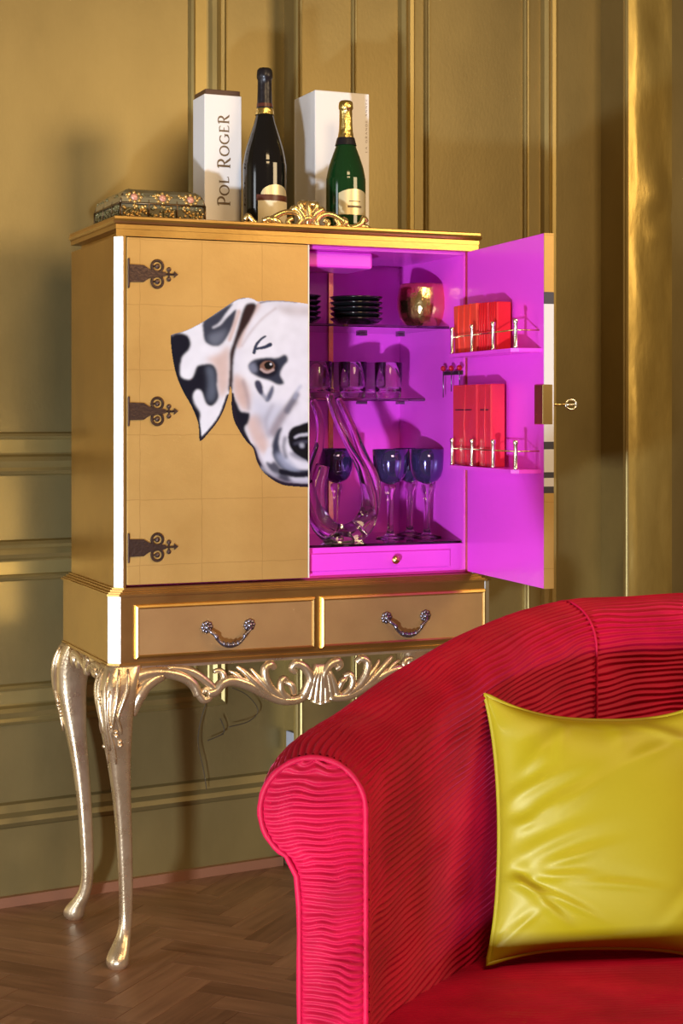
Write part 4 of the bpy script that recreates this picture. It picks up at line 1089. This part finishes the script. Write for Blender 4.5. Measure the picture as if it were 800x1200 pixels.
# looped clear decanter
def decanter():
    v = 0.11
    c0 = fr(401, 588, v)
    e = on_cab('glass_decanter', c0[0], v, zC + 0.0005, 'clear twisted glass decanter with looping tubes', 'decanter')
    loc = lambda px, py, dv=0.0: (fr(px, py, v + dv)[0] - c0[0], dv, fr(px, py, v + dv)[1] - zC - 0.0005)
    k = 0.00195
    def t(pts, r):
        P_ = catmull([loc(*p) for p in pts], 8); n = len(P_)
        return tube(P_, [np.interp(i / (n - 1), np.linspace(0, 1, len(r)), r) * k for i in range(n)], 14)
    body = [(378, 545, 0.0), (371, 575, 0.01), (374, 608, 0.02), (390, 625, 0.02), (410, 626, 0.02), (427, 612, 0.015), (433, 588, 0.0), (425, 552, -0.01), (408, 520, -0.015), (394, 490, -0.01), (386, 462, 0.0)]
    tp('looped_body', t(body, [8, 11, 13, 14, 14, 13, 10, 7, 5, 4.5, 5]), 'glass', e, True)
    neck = [(366, 468, 0.03), (374, 490, 0.035), (374, 520, 0.035), (366, 550, 0.035), (364, 585, 0.035), (374, 612, 0.035), (392, 622, 0.035)]
    tp('looped_neck', t(neck, [4.5, 5, 5.5, 6.5, 8, 9, 9]), 'glass', e, True)
    arm = [(396, 466, 0.03), (412, 500, 0.035), (426, 535, 0.04), (439, 565, 0.04), (436, 600, 0.04), (420, 620, 0.035)]
    tp('looped_arm', t(arm, [4, 5, 6, 7, 7.5, 8]), 'glass', e, True)
    tp('foot', lathe([(0, 0.0), (0.034, 0), (0.036, 0.004), (0.030, 0.012), (0.022, 0.020), (0, 0.022)], 28, (0.0, 0.02)), 'glass', e, True)
decanter()

# ------------------------------------------------------------------ things carried by the open door
def door_world(x, y, z):
    u = W - 0.007 + x * math.cos(a_) - y * math.sin(a_); v = x * math.sin(a_) + y * math.cos(a_); return cab_world(u, v, z)
def on_door(name, x, y, z, label, cat, group=None, rz=0.0):
    e = empty(name, door_world(x, y, z), TH + a_ + rz); return tag(e, label, cat, group)
def pack(name, xa, xb_, ytop, sh, y0, y1, mat, label, tilt=0.0, marks=False):
    x0, x1, z, dep = SHELVES[sh]
    d = -DT - y0 if False else 0
    pa = dr_px(xa, 400, y1)[0]; pb = dr_px(xb_, 400, y1)[0]; lo, hi = min(pa, pb), max(pa, pb)
    lo = max(lo, 0.02)
    h = dr_px((xa + xb_) / 2, ytop, y1)[1] - z
    e = on_door(name, lo, -DT, z + 0.0005, label, 'napkin pack', 'red napkin packs on the door shelves')
    w_ = hi - lo
    V, F = box(0, w_, -y1, -y0, 0, h, 0.003, 2)
    V = [(x + tilt * zz, y, zz) for x, y, zz in V]
    tp('pack_body', (V, F), mat, e, False)
    if marks:
        tp('printed_line', box(w_ * 0.12, w_ * 0.80, -y1 - 0.0006, -y1 + 0.0002, h * 0.68, h * 0.695), 'mark', e)
        tp('crease', tube([(w_ * 0.55, -y1, h), (w_ * 0.50, -y1 - 0.001, h * 0.5), (w_ * 0.58, -y1, 0)], 0.0013, 6), mat, e, True)
    else:
        g = G()
        for t_ in (0.25, 0.5, 0.75): g.add(*tube([(w_ * t_ + tilt * h, -y1, h), (w_ * (t_ - 0.04) + tilt * h * 0.5, -y1 - 0.001, h * 0.5), (w_ * t_, -y1, 0)], 0.0018, 6))
        tp('crease', g, mat, e, True)
    return e
pack('napkin_pack', 531, 559, 357, 0, 0.010, 0.040, 'redpack', 'bright orange red paper napkin pack on the upper door shelf', -0.06)
pack('napkin_pack', 560, 571, 355, 0, 0.008, 0.042, 'redpack2', 'deep red napkin pack next to the orange one, upper door shelf')
pack('napkin_pack', 572, 582, 354, 0, 0.008, 0.042, 'redpack2', 'deep red napkin pack at the end of the row, upper door shelf')
pack('napkin_pack', 527, 558, 451, 1, 0.010, 0.044, 'rosepack', 'wide rose red cellophane napkin pack on the lower door shelf', 0.0, True)
pack('napkin_pack', 561, 575, 450, 1, 0.010, 0.044, 'rosepack', 'slim rose red napkin pack on the lower door shelf', 0.0, True)
# cocktail picks in a small clip
vP, zP = sd(528, 437, IR - 0.012)
e = on_cab('pick_holder', IR, vP, zP, 'small silver clip holding cocktail picks on the magenta cabinet side', 'holder')
tp('clip', box(-0.012, 0.0, -0.042, 0.042, -0.005, 0.004, 0.001), 'pewter', e)
for k in range(3):
    vk = sd((519, 528.5, 538)[k], 437, IR - 0.016)[0]
    e = on_cab('cocktail_pick', IR - 0.0155, vk, zP, ['longest', 'middle length', 'shortest'][k] + ' of the red topped cocktail picks beside the open door', 'cocktail pick', 'cocktail picks in the clip')
    tp('stick', tube([(0, 0, 0.008), (0, 0, -0.030 - 0.014 * (2 - k))], 0.0014, 6), 'pewter', e, True)
    tp('bead', ball((0, 0, 0.011), 0.0068, 10, 8), 'berry', e, True)
# key in the lock
e = on_door('cabinet_key', DW - 0.022, 0.003, zl, 'small brass key sticking out of the open door', 'key')
g = G().add(*tube([(0, 0, 0), (0, 0.036, 0)], 0.0028, 8)); tp('shank', g, 'brass', e, True)
rg = []
for k in range(20):
    a = 2 * math.pi * k / 20; rg.append((0.0, 0.048 + 0.0125 * math.cos(a), 0.0105 * math.sin(a)))
g = G().add(*tube(rg, 0.0030, 6, closed=True)).add(*tube([(0, 0.036, 0), (0, 0.060, 0)], 0.0022, 6)); tp('bow', g, 'silver', e, True)

# ------------------------------------------------------------------ cable hanging under the cabinet, socket by the pier
def cable(name, pts, d, r, label):
    P_ = []
    for p in catmull(pts, 8):
        s, z = wl(p[0], p[1], d); P_.append(wall_world(s, d, max(z, r)))
    o = G().add(*tube(P_, r, 6)).obj(name, M['cable'], None, True); return tag(o, label, 'cable', 'wires hanging behind the cabinet')
cable('wire', [(242, 822), (235, 845), (232, 870), (238, 900), (242, 925)], 0.036, 0.0011, 'thin brown wire dangling vertically behind the cabinet legs')
cable('wire', [(272, 806), (290, 815), (302, 832), (292, 845), (268, 852)], 0.036, 0.0013, 'thin brown wire curling in a hook shape behind the apron')
cable('wire', [(258, 842), (262, 858), (243, 868), (262, 860)], 0.034, 0.0013, 'short frayed wire end behind the apron')
sk_, zk_ = wl(331, 868, 0.02)
o = G().add(*box(-0.0085, 0.0, -0.045, 0.045, -0.05, 0.05, 0.002)).obj('wall_socket', M['socket'], None, False)
o.location = wall_world(0.777 - 0.0002, 0.047, zk_ + 0.0); o.rotation_euler = (0, 0, WT); o.scale = (1, 0.45, 0.55)
tag(o, 'small pale socket plate on the side of the panelled pier', 'socket')

# ------------------------------------------------------------------ pleated velvet sofa
def vnoise(n1, n2, seed):
    g = np.random.RandomState(seed).rand(n1, n2)
    def f(x, y):
        x = np.mod(x, n1 - 1.001); y = np.mod(y, n2 - 1.001)
        i = np.floor(x).astype(int); j = np.floor(y).astype(int); a = x - i; b = y - j
        a = a * a * (3 - 2 * a); b = b * b * (3 - 2 * b)
        i2 = np.minimum(i + 1, n1 - 1); j2 = np.minimum(j + 1, n2 - 1)
        return (g[i, j] * (1 - a) + g[i2, j] * a) * (1 - b) + (g[i, j2] * (1 - a) + g[i2, j2] * a) * b - 0.5
    return f
NA, NB, NC = vnoise(64, 256, 1), vnoise(256, 256, 2), vnoise(128, 64, 3)
def ribs(p, s, amp=0.0058, pitch=0.0090):
    """pleat height at path length p and cross length s: wavy, merging ridges"""
    ph = s + 0.018 * NA(p * 4.0, s * 9.0) + 0.0085 * NB(p * 15.0, s * 34.0)
    h = (0.5 - 0.5 * np.cos(2 * np.pi * ph / pitch)) ** 1.15
    return amp * h * (0.75 + 0.7 * NC(p * 9.0 + 7, s * 30.0))

def grid_obj(name, V, mat, parent, wrap=False):
    ny, nx = V.shape[:2]
    i, j = np.meshgrid(np.arange(ny - 1), np.arange(nx - 1), indexing='ij'); a = (i * nx + j).ravel()
    F = np.stack([a, a + 1, a + nx + 1, a + nx], 1)
    me = bpy.data.meshes.new(name); vv = V.reshape(-1, 3)
    me.vertices.add(len(vv)); me.vertices.foreach_set('co', vv.astype(np.float32).ravel())
    me.loops.add(F.size); me.loops.foreach_set('vertex_index', F.ravel().astype(np.int32))
    me.polygons.add(len(F)); me.polygons.foreach_set('loop_start', np.arange(0, F.size, 4, dtype=np.int32))
    me.polygons.foreach_set('use_smooth', np.ones(len(F), bool))
    me.materials.append(mat); me.update(calc_edges=True); me.validate()
    o = bpy.data.objects.new(name, me); COL.objects.link(o); o.parent = parent
    return o

def sofa():
    XC = 0.62; RR = 0.0675
    root = empty('sofa', (XC, 2.13, 0)); tag(root, 'crimson pleated velvet tub sofa with rolled arms', 'sofa')
    org = np.array([XC, 2.13, 0])
    half = [(-0.0365, 2.13, 0.742), (-0.026, 2.20, 0.752), (0.020, 2.30, 0.768), (0.112, 2.45, 0.806), (0.220, 2.605, 0.841), (0.365, 2.755, 0.866), (0.50, 2.815, 0.871), (0.62, 2.832, 0.872)]
    pts = half + [(2 * XC - x, y, h) for x, y, h in half[-2::-1]]
    cv = np.array(catmull(pts, 40))
    seg = np.r_[0, np.cumsum(np.linalg.norm(np.diff(cv[:, :2], axis=0), axis=1))]
    tot = seg[-1]; n = 330
    p = np.linspace(0, tot, n)
    path = np.stack([np.interp(p, seg, cv[:, k]) for k in range(3)], 1)
    tan = np.gradient(path[:, :2], axis=0); tan /= np.linalg.norm(tan, axis=1)[:, None]
    nor = np.stack([-tan[:, 1], tan[:, 0]], 1)
    for i in range(n):                                            # square the front ends to the viewer's side
        w = max(0, 1 - p[i] / 0.12); w2 = max(0, 1 - (tot - p[i]) / 0.12)
        nor[i] = nor[i] * (1 - w - w2) + np.array([-1, 0]) * w + np.array([1, 0]) * w2; nor[i] /= np.linalg.norm(nor[i])
    def section(H):
        """inner bottom -> over the roll -> outer bottom: points (n, z), normals, length from the crown"""
        a = np.linspace(0, 1, 330)[:, None]
        inner = np.concatenate([np.full_like(a, -RR), 0.30 + (H - RR - 0.30) * a], 1)
        th = np.linspace(math.pi, -math.radians(62), 190)[1:]
        # inner side of the roll is at n=-RR (angle pi), outer at n=+RR (angle 0)
        roll = np.stack([RR * np.cos(th), H - RR + RR * np.sin(th)], 1)
        e = roll[-1]; t2 = np.linspace(0, 1, 90)[1:, None]
        zz = e[1] + (0.06 - e[1]) * t2
        tgt = 0.017
        outer = np.concatenate([tgt + (e[0] - tgt) * np.exp(-(e[1] - zz) / 0.018), zz], 1)
        S = np.concatenate([inner, roll, outer])
        d = np.gradient(S, axis=0); d /= np.linalg.norm(d, axis=1)[:, None] + 1e-9
        N = np.stack([-d[:, 1], d[:, 0]], 1)
        L_ = np.r_[0, np.cumsum(np.linalg.norm(np.diff(S, axis=0), axis=1))]; crown = L_[330 + 94]
        return S, N, L_ - crown
    secs = [section(h) for h in path[:, 2]]
    m = len(secs[0][0]); V = np.zeros((n, m, 3))
    for i in range(n):
        S, N, s = secs[i]
        r = ribs(np.full(m, p[i]), s + 0.9); r[-88:] *= np.linspace(1, 0.3, 88)
        # slight hollow of the padding
        q = S + N * r[:, None]
        V[i, :, 0] = path[i, 0] + nor[i, 0] * q[:, 0]; V[i, :, 1] = path[i, 1] + nor[i, 1] * q[:, 0]; V[i, :, 2] = q[:, 1]
    V[:, :, :] -= org
    grid_obj('back_and_arms', V, M['velvet'], root)
    # front panels with piping
    for side in (0, 1):
        H = path[0, 2]; S, N, s = secs[0]
        sx = -1 if side == 0 else 1; px = path[0, 0] if side == 0 else path[-1, 0]
        zrow = np.arange(0.06, H - 0.0015, 0.0013); nc = 26
        G_ = np.zeros((len(zrow), nc, 3))
        for i, z in enumerate(zrow):
            ri = -RR if z < H - RR else -math.sqrt(max(0, RR ** 2 - (z - H + RR) ** 2))
            oz = S[330:]; k = np.argsort(oz[:, 1])
            if z > H - RR: lo = math.sqrt(max(0, RR ** 2 - (z - H + RR) ** 2))
            else:
                q = oz[np.argmax(oz[:, 0]):]; lo = np.interp(-z, -q[:, 1], q[:, 0])
            t = np.linspace(0, 1, nc); nn = ri + (lo - ri) * t
            dome = 0.010 * (1 - (2 * t - 1) ** 2) ** 0.6 * min(1, (H - z) / 0.03)
            tiltz = z + 0.010 * t * (1 if side == 0 else 1)
            rb = ribs(np.full(nc, 3.0 + side) + t * 0.3, tiltz - 0.4 * 0.02 * t, 0.0062, 0.0094)
            G_[i, :, 0] = px + sx * nn; G_[i, :, 1] = path[0, 1] - dome - rb * np.minimum(1, np.minimum(t, 1 - t) * 12); G_[i, :, 2] = z
        grid_obj('arm_front', G_ - org, M['velvet'], root)
        out = [(px + sx * q[0], path[0, 1] - 0.002, q[1]) for q in S[::6]]
        pw = [np.array(o_) - org for o_ in out]
        o = G().add(*tube(pw, [0.0042 * (1 + 0.12 * math.sin(k * 2.1)) for k in range(len(pw))], 8)).obj('piping', M['velvet'], root, True)
    # corner seams
    for idx in (int(np.argmin(np.abs(path[:n // 2, 0] - 0.372))), n - 1 - int(np.argmin(np.abs(path[:n // 2, 0] - 0.372)))):
        S, N, s = secs[idx]; q = (S + N * 0.0045)[60:470:5]
        pw = [np.array((path[idx, 0] + nor[idx, 0] * a[0], path[idx, 1] + nor[idx, 1] * a[0], a[1])) - org for a in q]
        G().add(*tube(pw, 0.0021, 8)).obj('corner_seam', M['velvet'], root, True)
    # seat
    ys = np.concatenate([np.linspace(2.045, 2.10, 24), np.arange(2.1015, 2.76, 0.0016)]); nx = 110
    Vs = np.zeros((len(ys), nx, 3))
    yin = path[:n // 2, 1] - 0 ; xin = path[:n // 2, 0] - nor[:n // 2, 0] * RR; yi = path[:n // 2, 1] - nor[:n // 2, 1] * RR
    for i, y in enumerate(ys):
        xl = np.interp(y, yi, xin) - 0.004 if y > yi[0] else xin[0] + 0.003
        xl = min(xl, XC - 0.05); x = np.linspace(xl, 2 * XC - xl, nx); t = np.linspace(-1, 1, nx)
        e = 1 - np.abs(t) ** 8
        z = 0.372 + 0.012 * e + 0 * x
        if y < 2.10:
            a = (2.10 - y) / 0.055; z = z - 0.05 * (1 - math.sqrt(max(0, 1 - a * a)))
        z = z + ribs(x * 1.0 + 5, np.full(nx, y) + 0.02 * np.sin(x * 6), 0.0034, 0.0100) * e
        Vs[i, :, 0] = x; Vs[i, :, 1] = y; Vs[i, :, 2] = z
    grid_obj('seat_cushion', Vs - org, M['velvet'], root)
    xl = xin[0] + 0.003
    G().add(*box(xl - XC, XC - xl, 2.046 - 2.13, 2.11 - 2.13, 0.08, 0.332, 0.006, 2)).obj('front_rail', M['velvet'], root, False)
    G().add(*box(xl - XC, XC - xl, 2.09 - 2.13, 2.5 - 2.13, 0.06, 0.34)).obj('seat_deck', M['velvet'], root, False)
    for x in (-0.60, 0.60):
        G().add(*lathe([(0, 0), (0.018, 0), (0.026, 0.062), (0, 0.062)], 16, (x, 0.04))).obj('foot', M['lid'], root, True)
    for x in (-0.22, 0.22):
        G().add(*lathe([(0, 0), (0.018, 0), (0.026, 0.062), (0, 0.062)], 16, (x, 0.69))).obj('foot', M['lid'], root, True)
sofa()

# ------------------------------------------------------------------ satin cushion
def cushion():
    hw, hh, T = 0.172, 0.188, 0.060
    root = empty('scatter_cushion', (0.386, 2.418, 0.386))
    root.rotation_euler = (math.radians(-12.5), math.radians(2.2), math.radians(7))
    tag(root, 'chartreuse satin scatter cushion with piped edge leaning in the red sofa', 'cushion')
    N = 190
    a = np.linspace(-1, 1, N); A, B = np.meshgrid(a, a)
    def outline(A, B):
        x = A * hw * (1 - 0.085 * (1 - B ** 2) * np.abs(A) ** 2); z = B * hh * (1 - (0.10 + 0.07 * (B > 0)) * (1 - np.abs(A) ** 2.6) * np.abs(B) ** 2)
        x = x + 0.006 * np.abs(A) ** 6 * np.abs(B) ** 6 * np.sign(A); z = z + 0.005 * np.abs(A) ** 5 * np.abs(B) ** 6 * np.sign(B)
        return x, z
    x, z = outline(A, B)
    f = (np.maximum(0, 1 - np.abs(A) ** 2.3) ** 0.55) * (np.maximum(0, 1 - np.abs(B) ** 2.3) ** 0.55)
    def fold(cx, cz, ang, ln, wd, h):
        c, s = math.cos(math.radians(ang)), math.sin(math.radians(ang))
        X = (A - cx) * c + (B - cz) * s; Z = -(A - cx) * s + (B - cz) * c
        Z = Z + 0.12 * X * X
        return h * np.exp(-(X / ln) ** 2) * (np.exp(-(Z / wd) ** 2) - 0.7 * np.exp(-((Z - 1.7 * wd) / (1.3 * wd)) ** 2))
    W_ = np.zeros_like(A)
    for q in ((-0.86, -0.42, -12, 0.30, 0.045, 0.010), (-0.70, -0.50, -38, 0.36, 0.05, 0.011), (-0.55, -0.36, 5, 0.35, 0.04, 0.006), (-0.75, 0.30, 28, 0.30, 0.05, 0.006), (-0.55, 0.18, 30, 0.34, 0.05, 0.006), (-0.35, 0.22, 33, 0.25, 0.055, 0.005),
              (-0.62, -0.12, 24, 0.40, 0.06, 0.005), (-0.40, -0.22, 18, 0.36, 0.05, 0.006), (0.05, -0.42, -4, 0.35, 0.04, 0.005), (-0.62, 0.62, 50, 0.34, 0.07, 0.007), (-0.40, 0.82, 75, 0.22, 0.06, 0.006), (0.35, 0.62, 25, 0.30, 0.07, 0.006), (0.55, 0.80, -28, 0.30, 0.06, 0.007),
              (0.1, 0.85, 88, 0.2, 0.08, 0.005), (-0.85, -0.80, 40, 0.22, 0.04, 0.006), (0.75, -0.5, 40, 0.35, 0.06, 0.006), (-0.88, 0.02, 8, 0.2, 0.05, 0.005), (-0.45, -0.55, -22, 0.30, 0.035, 0.005)):
        W_ += fold(*q)
    W_ *= 0.55 * np.minimum(1, f * 2.2)
    for sgn, nm in ((-1, 'cover_front'), (1, 'cover_back')):
        V = np.stack([x, sgn * (T * f + (W_ if sgn < 0 else 0)), z + hh], 2)
        grid_obj(nm, V, M['satin'], root)
    t = np.linspace(-1, 1, 50)
    ring = [(k, -1) for k in t[:-1]] + [(1, k) for k in t[:-1]] + [(k, 1) for k in t[::-1][:-1]] + [(-1, k) for k in t[::-1][:-1]]
    P_ = []
    for k, l in ring:
        xx, zz = outline(np.array(k), np.array(l)); P_.append((float(xx), 0, float(zz) + hh))
    G().add(*tube(P_, 0.0036, 8, closed=True)).obj('piping', M['satin'], root, True)
cushion()

# consistent outward normals on the closed hand-built meshes
for me in bpy.data.meshes:
    if len(me.polygons) < 15000 and me.users:
        bm = bmesh.new(); bm.from_mesh(me); bmesh.ops.recalc_face_normals(bm, faces=bm.faces[:]); bm.to_mesh(me); bm.free()
